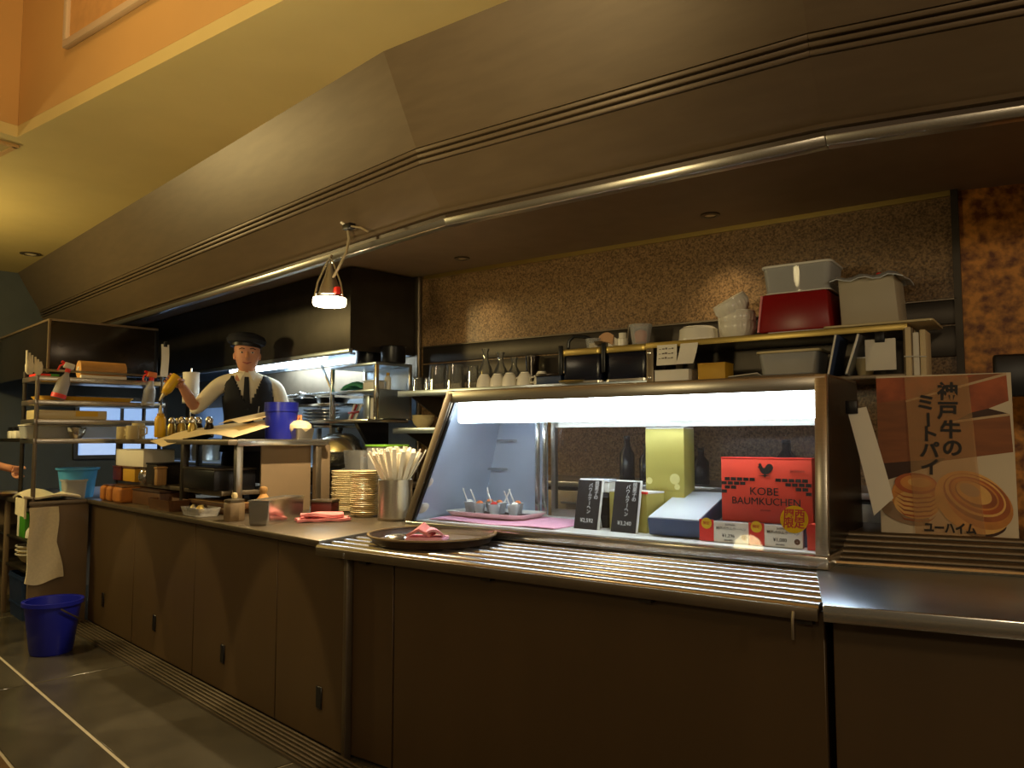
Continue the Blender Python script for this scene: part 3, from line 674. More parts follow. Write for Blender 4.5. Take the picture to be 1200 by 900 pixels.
q = pxz(428, 797); text('lettering', 'ユーハイム', 0.040, 'print_black', po, (q[0], yt, q[1]), off=0.0018, sx=0.80)

# paper strip hanging on the case side, and dark screen edge behind the poster
hp = thing('hanging_paper', 'pale paper strip hanging beside the right post of the display case', 'paper', M, 1.725, 0.76, 1.345)
part('paper_sheet', G().sheet(4, 12, lambda i, j: (0.0 + 0.062 * i + 0.075 * j, 0.012 * math.sin(j * 3), 0.0 - 0.36 * j + 0.05 * i * j + 0.012 * i), 0.0015), 'paper', hp)
part('clip', G().box(-0.005, 0.035, -0.008, 0.010, -0.012, 0.035), 'black_plastic', hp, 0.003)
sb = thing('screen_back', 'black flat panel edge behind the poster at the far right', 'screen', R, 0.57, 1.36, 0.909)
part('panel', box(0.0, 0.5, 0.0, 0.04, 0.50, 0.668), 'black_plastic', sb, 0.012)
part('stand', box(0.2, 0.3, 0.01, 0.03, 0.012, 0.50), 'black_metal', sb)
part('foot', box(0.1, 0.4, -0.08, 0.12, 0.0, 0.012), 'black_metal', sb, 0.003)

# ================================================================ BACK WALL SHELVES BEHIND THE DISPLAY CASE
bc = thing('back_counter', 'dark steel back counter seen through the display case', 'counter', M, 0.35, 1.66, 0.25)
part('counter_body', box(-1.0, 1.5, -0.24, 0.26, 0.0, 0.74), 'steel_dark', bc)
part('counter_top', box(-1.02, 1.52, -0.27, 0.27, 0.74, 0.77), 'steel', bc, 0.005)
for k in range(4):
    d = part('drawer_front', box(-0.98 + k * 0.61, -0.39 + k * 0.61, -0.255, -0.241, 0.40, 0.72), 'steel_dull', bc, 0.003)
    part('drawer_pull', G().tube([(-0.8 + k * 0.61, -0.275, 0.66), (-0.55 + k * 0.61, -0.275, 0.66)], 0.008, 6), 'steel_bright', d)
for i, (u, h_, r_) in enumerate(((0.45, 0.24, 0.04), (0.56, 0.20, 0.035), (0.68, 0.26, 0.045), (0.86, 0.18, 0.04), (1.28, 0.22, 0.05))):
    b = thing('dark_bottle', 'dark bottle on the back counter seen through the case, ' + ['leftmost of the five', 'second from the left', 'tallest, in the middle', 'shortest one, behind the gold carton', 'rightmost, behind the red carton'][i], 'bottle', M, u, 1.58, 1.02, group='dark bottles on the back counter')
    part('bottle_body', G().lathe([(r_ * .95, 0), (r_, 0.01), (r_, h_ * .6), (r_ * .4, h_ * .78), (r_ * .38, h_ * .95)], 16), 'urn_black', b)
    part('cap', G().lathe([(r_ * .42, h_ * .93), (r_ * .42, h_)], 12), 'steel_dark', b)
ws = thing('wall_shelf', 'long steel wall shelf carrying glasses and white cups', 'shelf', M, -0.3, 1.77, 1.53)
part('shelf_board', box(-0.93, 0.90, -0.18, 0.165, 0.0, 0.022), 'steel', ws, 0.004)
part('front_edge', box(-0.93, 0.90, -0.19, -0.178, -0.012, 0.028), 'steel_cool', ws, 0.003)
for uu in (-0.85, 0.0, 0.8):
    part('bracket', G().prism([(-0.165, 0.0), (0.165, 0.0), (0.165, -0.16)], uu - 0.006, uu + 0.006).xf(Matrix(((0, 0, 1, 0), (1, 0, 0, 0), (0, 1, 0, 0), (0, 0, 0, 1)))), 'steel_dark', ws)
ls = thing('lower_wall_shelf', 'short lower steel shelf at the left of the display case', 'shelf', M, -1.1, 1.77, 1.29)
part('shelf_board', box(-0.18, 0.55, -0.17, 0.16, 0.0, 0.02), 'steel', ls, 0.004)
part('front_edge', box(-0.18, 0.55, -0.18, -0.168, -0.012, 0.026), 'steel_cool', ls, 0.003)
for uu in (-0.1, 0.45):
    part('bracket', G().prism([(-0.155, 0.0), (0.155, 0.0), (0.155, -0.14)], uu - 0.006, uu + 0.006).xf(Matrix(((0, 0, 1, 0), (1, 0, 0, 0), (0, 1, 0, 0), (0, 0, 0, 1)))), 'steel_dark', ls)
SZ = 1.5525
def stack_bowls(u, v, z, n, r, label, group, m='cream_ceramic'):
    for k in range(n):
        b = thing('bowl', label[k], 'bowl', M, u, v, z + k * 0.022, group=group)
        part('bowl_shell', G().lathe([(r * .5, 0.0), (r * .55, 0.004), (r * .85, 0.03), (r, 0.06), (r * .96, 0.061), (r * .8, 0.032), (r * .45, 0.010)], 24), m, b)
        part('foot_ring', G().lathe([(r * .42, -0.004), (r * .5, -0.004), (r * .5, 0.002), (r * .42, 0.002)], 20), m, b)
stack_bowls(-1.11, 1.70, 1.316, 2, 0.075, ['lower pale bowl of the stack on the lower shelf', 'upper pale bowl of the stack on the lower shelf'], 'bowls on the lower shelf')
def tumbler(u, v, r, h, label):
    t = thing('drinking_glass', label, 'glass', M, u, v, SZ, group='upside-down glasses on the wall shelf')
    part('glass_wall', G().lathe([(r, 0.0), (r * .82, h), (r * .2, h + 0.002), (r * .2, h - 0.012), (r * .76, h - 0.012), (r * .93, 0.0)], 20), 'glass_clear', t)
    part('rim', G().lathe([(r * .93, 0.0), (r * 1.01, 0.0), (r * 1.01, 0.006), (r * .93, 0.006)], 20), 'glass_clear', t)
for i, (u, v, r, h) in enumerate([(-1.16, 1.70, 0.04, 0.10), (-1.09, 1.74, 0.038, 0.095), (-0.965, 1.68, 0.066, 0.165), (-0.82, 1.68, 0.066, 0.165), (-0.705, 1.72, 0.042, 0.155)]):
    tumbler(u, v, r, h, ['small tumbler at the very left end of the wall shelf', 'small tumbler beside the corner pipe, second on the shelf', 'large clear glass, left of the two big ones', 'large clear glass, right of the two big ones', 'narrow clear glass between the big glasses and bottles'][i])
def carafe(u, v, h, label):
    t = thing('glass_carafe', label, 'bottle', M, u, v, SZ, group='clear carafes on the wall shelf')
    part('carafe_wall', G().lathe([(0.038, 0.0), (0.042, 0.01), (0.042, h * .5), (0.018, h * .72), (0.017, h * .9), (0.026, h), (0.023, h), (0.012, h * .88), (0.012, h * .72), (0.036, h * .48), (0.036, 0.012)], 18), 'glass_clear', t)
    part('water', G().lathe([(0.034, 0.013), (0.034, h * .28)], 16), 'plastic_clear', t)
for i, (u, v, h) in enumerate([(-0.62, 1.74, 0.26), (-0.53, 1.78, 0.235), (-0.44, 1.80, 0.20)]):
    carafe(u, v, h, ['tallest clear carafe on the wall shelf', 'middle clear carafe on the wall shelf', 'shortest clear carafe, behind the white cups'][i])
pt = thing('dark_cup', 'dark cup standing behind the white cups on the wall shelf', 'cup', M, -0.335, 1.85, SZ)
part('cup_wall', G().lathe([(0.035, 0.0), (0.045, 0.20), (0.041, 0.20), (0.032, 0.01)], 16), 'smoked_panel', pt)
part('rim', G().lathe([(0.041, 0.198), (0.047, 0.198), (0.047, 0.206), (0.041, 0.206)], 16), 'steel_dark', pt)
def cup(u, v, label, rot):
    t = thing('coffee_cup', label, 'cup', M, u, v, SZ, rot, 'white cups turned over on the wall shelf')
    part('cup_body', G().lathe([(0.050, 0.0), (0.049, 0.02), (0.043, 0.055), (0.030, 0.078), (0.024, 0.080)], 20), 'white_ceramic', t)
    part('foot_ring', G().lathe([(0.018, 0.079), (0.026, 0.079), (0.026, 0.086), (0.018, 0.086)], 16), 'white_ceramic', t)
    part('handle', G().tube([(0.046, 0, 0.018), (0.072, 0, 0.024), (0.076, 0, 0.046), (0.040, 0, 0.058)], 0.006, 8), 'white_ceramic', t)
for i, (u, v) in enumerate([(-0.545, 1.63), (-0.45, 1.64), (-0.352, 1.63), (-0.25, 1.64), (-0.142, 1.66), (-0.03, 1.72)]):
    cup(u, v, 'white coffee cup turned upside down on the shelf, ' + ['first from the glasses', 'second from the glasses', 'third from the glasses', 'fourth from the glasses', 'fifth from the glasses', 'last one, by the green box'][i], 0.5 + i * 0.9)
gx = thing('dark_green_box', 'small dark green box beside the white cups on the shelf', 'box', M, -0.055, 1.625, SZ)
part('box_body', box(-0.085, 0.085, -0.03, 0.04, 0.0, 0.05), 'crate_blue', gx, 0.004)
part('lid', box(-0.088, 0.088, -0.033, 0.043, 0.05, 0.066), 'smoked_panel', gx, 0.003)

def urn(u, label):
    t = thing('soup_urn', label, 'urn', M, u, 1.70, SZ, group='black urns on the shelf')
    part('body', G().prism(rrect(0.125, 0.13, 0.03), 0.012, 0.155), 'urn_black', t, 0.006)
    part('base', G().prism(rrect(0.13, 0.135, 0.03), 0.0, 0.012), 'steel', t)
    li = part('lid', G().prism(rrect(0.134, 0.14, 0.035), 0.155, 0.192), 'brass', t, 0.006)
    part('latch', box(-0.142, -0.118, -0.145, -0.128, 0.05, 0.215), 'black_metal', t, 0.004)
    return t
urn(0.18, 'black urn with brass-coloured lid, the left of the pair')
urn(0.455, 'black urn with brass-coloured lid, the right of the pair')
UZ = SZ + 0.1925
def lid_item(name, label, cat, u, v, parts):
    t = thing(name, label, cat, M, u, v, UZ)
    for (nm, g, m) in parts: part(nm, g, m, t)
    return t
lid_item('ladle', 'black curved ladle lying on the left urn', 'ladle', 0.10, 1.66, [('handle', G().tube([(-0.06, 0, 0.0), (-0.055, 0, 0.06), (-0.02, 0, 0.085), (0.06, 0.01, 0.075), (0.11, 0.02, 0.05)], 0.010, 8), 'black_plastic'), ('bowl', G().lathe([(0.004, 0.0), (0.022, 0.008), (0.03, 0.026), (0.026, 0.026), (0.018, 0.010)], 14, (0.13, 0.02, 0.02)), 'steel_dull')])
lid_item('clear_tub', 'small clear tub on the left urn lid', 'tub', 0.19, 1.70, [('tub_wall', G().lathe([(0.04, 0.0), (0.052, 0.065), (0.049, 0.065), (0.037, 0.004)], 18), 'plastic_clear'), ('contents', G().lathe([(0.036, 0.005), (0.042, 0.035), (0.02, 0.042)], 14), 'paper_warm')])
lid_item('pink_sachet_bundle', 'bundle of pinkish sachets on the urn lids', 'sachets', 0.275, 1.68, [('sachet', G().sheet(5, 5, lambda i, j: (-0.05 + 0.09 * i, 0.02 * j, 0.02 + 0.08 * i * (1 - i) + 0.055 * j), 0.012), 'poster_pink'), ('fold', G().sheet(4, 4, lambda i, j: (0.0 + 0.06 * i, 0.03, 0.09 * j * (1 - .4 * i)), 0.01), 'paper')])
lid_item('spoon_jar', 'white spoon jar with metal lid between the urn tubs', 'jar', 0.37, 1.70, [('jar_body', G().lathe([(0.032, 0), (0.032, 0.05), (0.028, 0.055)], 16), 'white_ceramic'), ('jar_neck', G().lathe([(0.022, 0.054), (0.022, 0.085)], 14), 'paper'), ('stem', G().tube([(0.03, 0, 0.04), (0.04, 0.0, 0.13)], 0.005, 6), 'steel_bright')])
lid_item('eggs_cup', 'clear plastic cup holding brown eggs on the right urn', 'cup', 0.50, 1.66, [('cup_wall', G().lathe([(0.045, 0.0), (0.062, 0.115), (0.059, 0.115), (0.042, 0.004)], 20), 'plastic_clear'), ('contents', G().lathe([(0.005, 0.006), (0.032, 0.02), (0.040, 0.05), (0.030, 0.078), (0.006, 0.09)], 16), 'orange_food')])
solo('brass_dish', 'shallow brass dish on the shelf before the left urn', 'dish', G().lathe([(0.05, 0.0), (0.085, 0.008), (0.088, 0.016), (0.08, 0.014), (0.048, 0.004)], 24), 'brass', M, 0.115, 1.60, SZ)

# open shelf unit at the right, standing on the back counter
UB = 1.525; UT = 1.718
MU = Frame(*(M.w(-0.035, 0.07).xy), -35.528)
un = thing('shelf_unit', 'open steel shelf unit full of tubs above the display case', 'shelf', MU, 1.25, 1.62, 1.02)
for (uu, vv) in ((-0.60, -0.15), (0.60, -0.15), (-0.60, 0.22), (0.60, 0.22)):
    part('post', box(uu - 0.02, uu + 0.02, vv - 0.015, vv + 0.015, 0.0, UT - 1.02), 'steel_dull', un, 0.003)
part('shelf_board', box(-0.62, 0.62, -0.165, 0.235, UB - 1.04, UB - 1.02), 'steel_dull', un, 0.003)
part('shelf_board', box(-0.62, 0.60, -0.165, 0.235, UT - 1.02, UT - 1.0), 'steel', un, 0.003)
part('front_edge', box(-0.62, 0.60, -0.172, -0.16, UT - 1.028, UT - 0.998), 'brass', un, 0.002)
part('back_panel', box(-0.60, 0.60, 0.235, 0.242, UB - 1.02, UT - 1.02), 'steel_dark', un)
for zz in (UB - 0.985, UT - 1.05):
    part('bolt', G().lathe([(0.001, 0), (0.010, 0.001), (0.009, 0.006), (0.002, 0.008)], 10).xf(Matrix.Translation((-0.60, -0.164, zz)) @ Matrix.Rotation(PI / 2, 4, 'X')), 'steel_bright', un)
TZ = UT + 0.0205
dd = thing('baking_dish', 'round white baking dish upside down at the left of the unit top', 'dish', MU, 0.865, 1.58, TZ)
part('dish_wall', G().lathe([(0.105, 0.0), (0.105, 0.012), (0.10, 0.014), (0.095, 0.066), (0.085, 0.074), (0.02, 0.075)], 32), 'white_ceramic', dd)
part('foot_ring', G().lathe([(0.07, 0.074), (0.078, 0.074), (0.078, 0.079), (0.07, 0.079)], 28), 'white_ceramic', dd)
rc = thing('ramekin', 'tall white ramekin behind the stacked ribbed bowls', 'bowl', MU, 0.985, 1.70, TZ)
part('ramekin_wall', G().lathe([(0.05, 0.0), (0.058, 0.16), (0.053, 0.16), (0.045, 0.006)], 24), 'white_ceramic', rc)
part('rim', G().lathe([(0.052, 0.158), (0.061, 0.158), (0.061, 0.168), (0.052, 0.168)], 24), 'white_ceramic', rc)
for k in range(3):
    b = thing('ribbed_bowl', ['lowest ribbed white bowl of the stack on the unit', 'middle ribbed white bowl of the stack on the unit', 'top ribbed white bowl, tipped sideways on its stack'][k], 'bowl', MU, 1.075, 1.57, TZ + (0.0, 0.045, 0.118)[k], group='ribbed white bowls')
    if k == 2: b.rotation_euler = (0.35, -0.42, M.a)
    part('bowl_shell', G().lathe([(0.055, 0.0), (0.075, 0.02), (0.088, 0.055), (0.084, 0.085), (0.080, 0.092), (0.078, 0.085), (0.080, 0.055), (0.068, 0.025), (0.05, 0.006)], 48, rib=0.02, nrib=24), 'white_ceramic', b)
    part('rim', G().lathe([(0.077, 0.088), (0.084, 0.088), (0.084, 0.094), (0.077, 0.094)], 36), 'white_ceramic', b)
rx = thing('red_bin', 'dark red plastic bin tapering upward on the unit top', 'bin', MU, 1.375, 1.60, TZ)
part('bin_body', G().hexa([(-0.165, -0.14, 0.006), (0.165, -0.14, 0.006), (0.165, 0.14, 0.006), (-0.165, 0.14, 0.006)], [(-0.145, -0.13, 0.19), (0.150, -0.13, 0.19), (0.150, 0.13, 0.19), (-0.145, 0.13, 0.19)]), 'red_plastic', rx, 0.012)
part('foot_rail', box(-0.12, 0.14, -0.13, -0.115, 0.0, 0.008), 'white_plastic', rx)
part('side_trim', G().hexa([(-0.168, -0.145, 0.01), (-0.160, -0.145, 0.01), (-0.160, -0.13, 0.01), (-0.168, -0.13, 0.01)], [(-0.150, -0.136, 0.185), (-0.142, -0.136, 0.185), (-0.142, -0.12, 0.185), (-0.150, -0.12, 0.185)]), 'cloth_pink', rx)
tb = thing('clear_food_tub', 'translucent lidded tub of pale granules on the red bin', 'tub', MU, 1.385, 1.60, TZ + 0.1905)
def tubwall(w, d, h, th=0.004, fl=0.012):
    return tray_shell(w, d, 0.03, h, th, fl)
part('tub_wall', tubwall(0.155, 0.125, 0.125), 'plastic_frost', tb)
part('contents', G().lathe([(0.09, 0.006), (0.085, 0.035), (0.05, 0.065), (0.01, 0.078)], 20, (0.02, 0, 0), 1.2, 0.9), 'granules', tb)
part('lid', G().prism(rrect(0.162, 0.132, 0.035), 0.125, 0.136), 'white_plastic', tb, 0.003)
part('base_rim', G().prism(rrect(0.150, 0.120, 0.03), 0.0, 0.005), 'white_plastic', tb)
bt = thing('steel_bin', 'pale grey bin covered with cling film on the unit right end', 'bin', MU, 1.70, 1.60, TZ + 0.012)
part('bin_body', G().hexa([(-0.125, -0.11, 0.0), (0.115, -0.11, 0.0), (0.115, 0.12, 0.0), (-0.125, 0.12, 0.0)], [(-0.132, -0.12, 0.215), (0.100, -0.12, 0.215), (0.100, 0.13, 0.215), (-0.132, 0.13, 0.215)]), 'bin_grey', bt, 0.010)
part('film_cover', G().sheet(10, 8, lambda i, j: (-0.16 + 0.30 * i, -0.15 + 0.31 * j, 0.222 + 0.008 * math.sin(17 * i + 5 * j) - (0.02 if i in (0, 1) or j in (0, 1) else 0)), 0.004), 'lid_film', bt)
part('red_knob', G().lathe([(0.002, 0.226), (0.012, 0.232), (0.011, 0.246), (0.003, 0.250)], 12, (0.02, 0.0, 0)), 'red_bright', bt)
solo('chopping_board', 'thin pale board under the grey film-covered bin', 'board', G().prism(rrect(0.22, 0.17, 0.02), 0.0, 0.010), 'cream_ceramic', MU, 1.73, 1.60, TZ + 0.001, bevel=0.002)
BZ = UB + 0.0005
for i, (u, w, tl) in enumerate(((0.752, 0.054, 0.0), (0.872, 0.046, -0.06))):
    n = thing('paper_note', ['wide handwritten white note taped to the unit edge', 'narrow white note curling beside the wide taped note'][i], 'note', MU, u, 1.4455, UT + 0.004, group='notes on the shelf edge')
    nb_ = part('note_sheet', G().sheet(6, 6, lambda a, b: (-w + 2 * w * a + tl * 0.3 * b, -0.004 - 0.02 * b * b * (1 + i) * 0.6, -0.105 * b), 0.0012), 'paper', n)
    if i == 0:
        g = G()
        for r in range(3):
            for k in range(5): g.box(-0.042 + k * 0.017, -0.032 + k * 0.017 + 0.003 * (k % 2), -0.0075 - 0.004 * r, -0.0065 - 0.004 * r, -0.024 - r * 0.024, -0.021 - r * 0.024 + 0.003 * (k % 3))
        part('handwriting', g, 'print_grey', n, kind='stuff')
def carton(name, label, u, v, w, d, h, m, m2, rot=0.0):
    t = thing(name, label, 'box', MU, u, v, BZ, rot)
    part('carton_body', box(-w / 2, w / 2, -d / 2, d / 2, 0, h), m, t, 0.003)
    part('flap', box(-w / 2 - .001, w / 2 + .001, -d / 2 - .001, d / 2 + .001, h, h + 0.004), m2, t)
    return t
carton('white_carton', 'low white carton in the unit below the notes', 0.765, 1.53, 0.185, 0.14, 0.066, 'paper', 'white_plastic')
carton('yellow_carton', 'mustard yellow carton in the unit beside the white carton', 0.972, 1.53, 0.14, 0.12, 0.090, 'yellow_box', 'yellow_box')
t = thing('frosted_tub', 'wide frosted tub with pale lid inside the unit', 'tub', MU, 1.345, 1.56, BZ + 0.02)
part('tub_wall', tubwall(0.14, 0.10, 0.10), 'plastic_frost', t)
part('lid', G().prism(rrect(0.15, 0.11, 0.03), 0.10, 0.112), 'cream_ceramic', t, 0.003)
part('contents', G().prism(rrect(0.12, 0.08, 0.02), 0.006, 0.07), 'paper_warm', t)
t = thing('paper_tray', 'shallow tray with pale papers under the frosted tub', 'tray', MU, 1.28, 1.55, BZ)
part('tray_body', G().prism(rrect(0.22, 0.12, 0.02), 0.0, 0.015), 'steel_bright', t, 0.003)
part('papers', G().sheet(5, 4, lambda i, j: (-0.21 + 0.14 * i, -0.115 + 0.1 * j, 0.018 + 0.012 * i * (1 - j)), 0.003), 'paper', t)
for i in range(2):
    b = thing('leaning_folder', ['pale blue folder leaning left in the unit', 'grey folder leaning right beside the pale blue one'][i], 'folder', MU, 1.535 + i * 0.075, 1.50, BZ, group='folders leaning in the unit')
    o = part('cover', box(-0.006, 0.006, -0.10, 0.12, 0.0, 0.185), 'navy_card' if i == 0 else 'steel_cool', b, 0.002, rot=(0, 0.20 if i == 0 else 0.30, 0))
    part('pages', box(-0.004, 0.004, -0.102, 0.10, 0.006, 0.182), 'paper', o)
t = thing('white_beaker', 'pale tapered beaker beside the folders', 'beaker', MU, 1.665, 1.52, BZ)
part('beaker_wall', G().lathe([(0.030, 0), (0.048, 0.075), (0.052, 0.078), (0.044, 0.075), (0.027, 0.004)], 20), 'cream_ceramic', t)
part('rim', G().lathe([(0.044, 0.074), (0.053, 0.074), (0.053, 0.080), (0.044, 0.080)], 20), 'white_ceramic', t)
t = thing('clipped_paper', 'white paper block held by a black clip at the unit right end', 'paper', MU, 1.745, 1.425, UB + 0.015)
part('sheet_block', box(-0.06, 0.06, 0.0, 0.012, 0.0, 0.135), 'paper', t, 0.001)
part('black_clip', box(-0.02, 0.02, -0.006, 0.016, 0.12, 0.165), 'black_metal', t, 0.003)
t = thing('wooden_slat_block', 'pale upright wooden boards at the end of the shelf unit', 'boards', MU, 1.875, 1.50, UB - 0.02)
for (x, h_, m_) in ((-0.024, 0.215, 'pale_wood'), (0.006, 0.19, 'paper'), (0.032, 0.20, 'pale_wood')):
    part('board', box(x - 0.011, x + 0.011, -0.06, 0.10, 0.0, h_), m_, t, 0.003)
part('cord', G().tube([(-0.04, -0.064, 0.09), (0.045, -0.064, 0.085)], 0.003, 5), 'white_plastic', t)

# ================================================================ LEFT END UNIT, RACK AND SMOKED HOOD
WZ = 0.8305
lu = thing('end_unit', 'brown end unit with open shelves at the far left of the counter', 'cabinet', L, -3.21, 0.0, 0.0)
part('end_panel', box(-0.03, 0.0, -0.33, 0.02, 0.0, 0.80), 'panel_grey', lu, 0.003)
part('back_panel', box(-1.4, -0.03, 0.0, 0.02, 0.0, 0.80), 'steel_dark', lu)
part('far_panel', box(-1.42, -1.40, -0.33, 0.72, 0.0, 0.80), 'panel_grey', lu)
part('worktop', box(-1.42, 0.012, -0.345, 0.74, 0.80, 0.83), 'steel_dull', lu, 0.005)
part('front_stile', box(-0.72, -0.675, -0.33, -0.30, 0.0, 0.80), 'panel_grey', lu, 0.003)
for zz in (0.56, 0.36):
    part('shelf_board', box(-1.4, -0.03, -0.32, 0.0, zz - 0.015, zz), 'steel_dark', lu, 0.002)
t = thing('green_carton', 'green and white carton on the upper shelf of end unit', 'box', L, -3.60, -0.215, 0.5605)
part('carton_body', box(-0.10, 0.10, -0.08, 0.08, 0.0, 0.17), 'green_box', t, 0.003)
part('white_end', box(-0.102, -0.05, -0.082, 0.082, 0.0, 0.19), 'paper', t, 0.002)
t = thing('white_pack', 'crumpled white pack beside the green carton', 'pack', L, -3.43, -0.26, 0.5605)
part('pack_body', G().lathe([(0.03, 0), (0.048, 0.01), (0.045, 0.05), (0.03, 0.075), (0.005, 0.08)], 9), 'paper', t)
part('pack_tie', G().lathe([(0.012, 0.078), (0.018, 0.092), (0.004, 0.094)], 8), 'paper', t)
for k in range(3):
    b = thing('mixing_bowl', ['lowest cream bowl stacked in the end unit', 'middle cream bowl stacked in the end unit', 'top cream bowl stacked in the end unit'][k], 'bowl', L, -3.66, -0.19, 0.3645 + k * 0.028, group='cream bowls in the end unit')
    part('bowl_shell', G().lathe([(0.05, 0.0), (0.08, 0.02), (0.115, 0.07), (0.118, 0.072), (0.11, 0.068), (0.074, 0.024), (0.045, 0.006)], 28), 'cream_ceramic', b)
    part('rim', G().lathe([(0.110, 0.068), (0.121, 0.068), (0.121, 0.075), (0.110, 0.075)], 28), 'white_ceramic', b)
t = thing('blue_crate', 'dark blue plastic crate on the floor under the end unit', 'crate', L, -3.66, -0.175, 0.0005)
part('crate_wall', tray_shell(0.20, 0.13, 0.03, 0.30, 0.008, 0.015), 'crate_blue', t)
for zz in (0.09, 0.27):
    part('rib_band', G().prism(rrect(0.20 if zz > .2 else 0.19, 0.134 if zz > .2 else 0.126, 0.03), zz, zz + 0.014), 'crate_blue', t)
# towel over the corner of the end unit
t = thing('white_towel', 'white towel draped over the corner of the end unit', 'towel', L, -3.20, -0.245, 0.0)
def towel_fn(i, j):
    x = 0.012 + 0.008 * math.sin(7 * i + 2 * j) + 0.012 * j; w = 0.17 + 0.11 * max(0, j - 0.5)
    return (x, -0.10 - 0.04 * max(0, j - .6) + w * i + 0.006 * math.sin(9 * j), 0.79 - 0.485 * j - 0.02 * math.sin(5 * i) * j)
part('hanging_end', G().sheet(12, 22, towel_fn, 0.012), 'towel_white', t)
part('folded_over', G().sheet(18, 10, lambda i, j: (-0.26 + 0.27 * j - 0.02 * math.sin(6 * i), -0.135 + 0.34 * i, 0.845 + 0.05 * abs(math.sin(4.2 * i + 2.1 * j)) * (1 - 0.6 * j)), 0.012), 'towel_white', t)
part('side_fall', G().sheet(8, 10, lambda i, j: (-0.20 + 0.21 * i, -0.125 - 0.012 * math.sin(6 * i), 0.85 - 0.10 * j - 0.03 * i * j), 0.012), 'towel_white', t)
t = thing('blue_bucket', 'royal blue plastic bucket on the floor by the end panel', 'bucket', L, -2.50, -0.36, 0.0005)
part('bucket_wall', G().lathe([(0.105, 0.0), (0.112, 0.01), (0.148, 0.285), (0.156, 0.287), (0.156, 0.30), (0.144, 0.30), (0.106, 0.016), (0.02, 0.014)], 36), 'bucket_blue', t)
part('pour_lip', G().lathe([(0.155, 0.278), (0.161, 0.280), (0.161, 0.303), (0.155, 0.304)], 36), 'bucket_blue', t)
part('handle', G().tube([(0.16 * math.cos(a), 0.16 * math.sin(a) * 0.9, 0.27 - 0.10 * math.sin(a)) for a in [PI * k / 14 for k in range(15)]], 0.005, 6), 'steel_dull', t)
# things on the end unit worktop
t = thing('cyan_tub', 'bright cyan round tub on the end unit worktop', 'tub', L, -3.42, 0.00, WZ)
part('tub_wall', G().lathe([(0.10, 0.0), (0.125, 0.19), (0.135, 0.192), (0.135, 0.205), (0.120, 0.205), (0.096, 0.008)], 28), 'tub_cyan', t)
part('rim', G().lathe([(0.130, 0.195), (0.140, 0.196), (0.140, 0.208), (0.130, 0.208)], 28), 'tub_cyan', t)
t = thing('frosted_bin', 'small frosted square bin before the cyan tub', 'bin', L, -3.28, -0.06, WZ)
part('bin_wall', tray_shell(0.06, 0.07, 0.015, 0.13, 0.004, 0.01), 'plastic_frost', t)
part('bin_rim', tray_shell(0.064, 0.074, 0.015, 0.012, 0.004, 0.0), 'plastic_frost', t, loc=(0, 0, 0.12))
t = thing('pale_plate', 'pale pink plate on the end unit under a reaching hand', 'plate', L, -3.93, -0.30, WZ)
part('plate_body', G().lathe([(0.05, 0.0), (0.06, 0.006), (0.11, 0.018), (0.112, 0.021), (0.06, 0.010)], 28), 'poster_pink', t)
part('garnish', G().lathe([(0.06, 0.010), (0.05, 0.028), (0.01, 0.034)], 12), 'cream_ceramic', t)

rk = thing('shelf_rack', 'tall steel rack of four shelves standing on the end unit', 'rack', L, -3.22, 0.08, WZ)
for (uu, vv, m_) in ((0, -0.40, 'steel_dull'), (-0.33, -0.40, 'steel_dark'), (0, 0.40, 'steel_dark'), (-0.33, 0.40, 'steel_dark')):
    part('post', G().tube([(uu, vv, 0.0), (uu, vv, 0.88)], 0.014, 10), m_, rk)
RZ = [1.245, 1.375, 1.505, 1.665]
for zz in RZ:
    part('shelf_board', box(-0.345, 0.012, -0.415, 0.43, zz - WZ - 0.034, zz - WZ), 'steel', rk, 0.003)
part('side_shelf', box(-1.35, -0.35, -0.40, -0.05, RZ[0] - WZ - 0.025, RZ[0] - WZ), 'steel_dark', rk, 0.003)
part('top_rail', G().tube([(0.0, -0.40, 0.875), (0.0, 0.40, 0.875)], 0.008, 8), 'steel', rk)
RU = -3.36
t = thing('kraft_roll', 'brown paper roll lying on top of the shelf rack', 'paper roll', L, -3.30, -0.055, 1.6655)
part('roll', G().lathe([(0.02, 0.0), (0.062, 0.0), (0.062, 0.30), (0.02, 0.30)], 28).xf(Matrix.Translation((0, 0, 0.063)) @ Matrix.Rotation(-PI / 2, 4, 'X')), 'kraft', t)
part('core', G().lathe([(0.012, -0.004), (0.02, -0.004), (0.02, 0.304), (0.012, 0.304)], 16).xf(Matrix.Translation((0, 0, 0.063)) @ Matrix.Rotation(-PI / 2, 4, 'X')), 'paper', t)
part('loose_end', box(0.03, 0.066, 0.0, 0.30, 0.0, 0.022), 'paper', t, 0.004)
for i in range(2):
    t = thing('white_glove', ['left limp white glove hooked on the rack corner post', 'right limp white glove hooked on the rack corner post'][i], 'glove', L, -3.20, -0.375 + 0.05 * i, 1.668, group='white gloves on the rack')
    part('palm', G().lathe([(0.012, 0.0), (0.026, 0.02), (0.028, 0.06), (0.02, 0.085)], 12, sx=0.5), 'towel_white', t)
    for k in range(3):
        part('finger', G().tube([(0, -0.015 + 0.014 * k, 0.07), (0.004, -0.02 + 0.016 * k, 0.11 + (0.05 if i == 0 else 0.01) - 0.015 * k)], [0.009, 0.006], 7), 'towel_white', t)
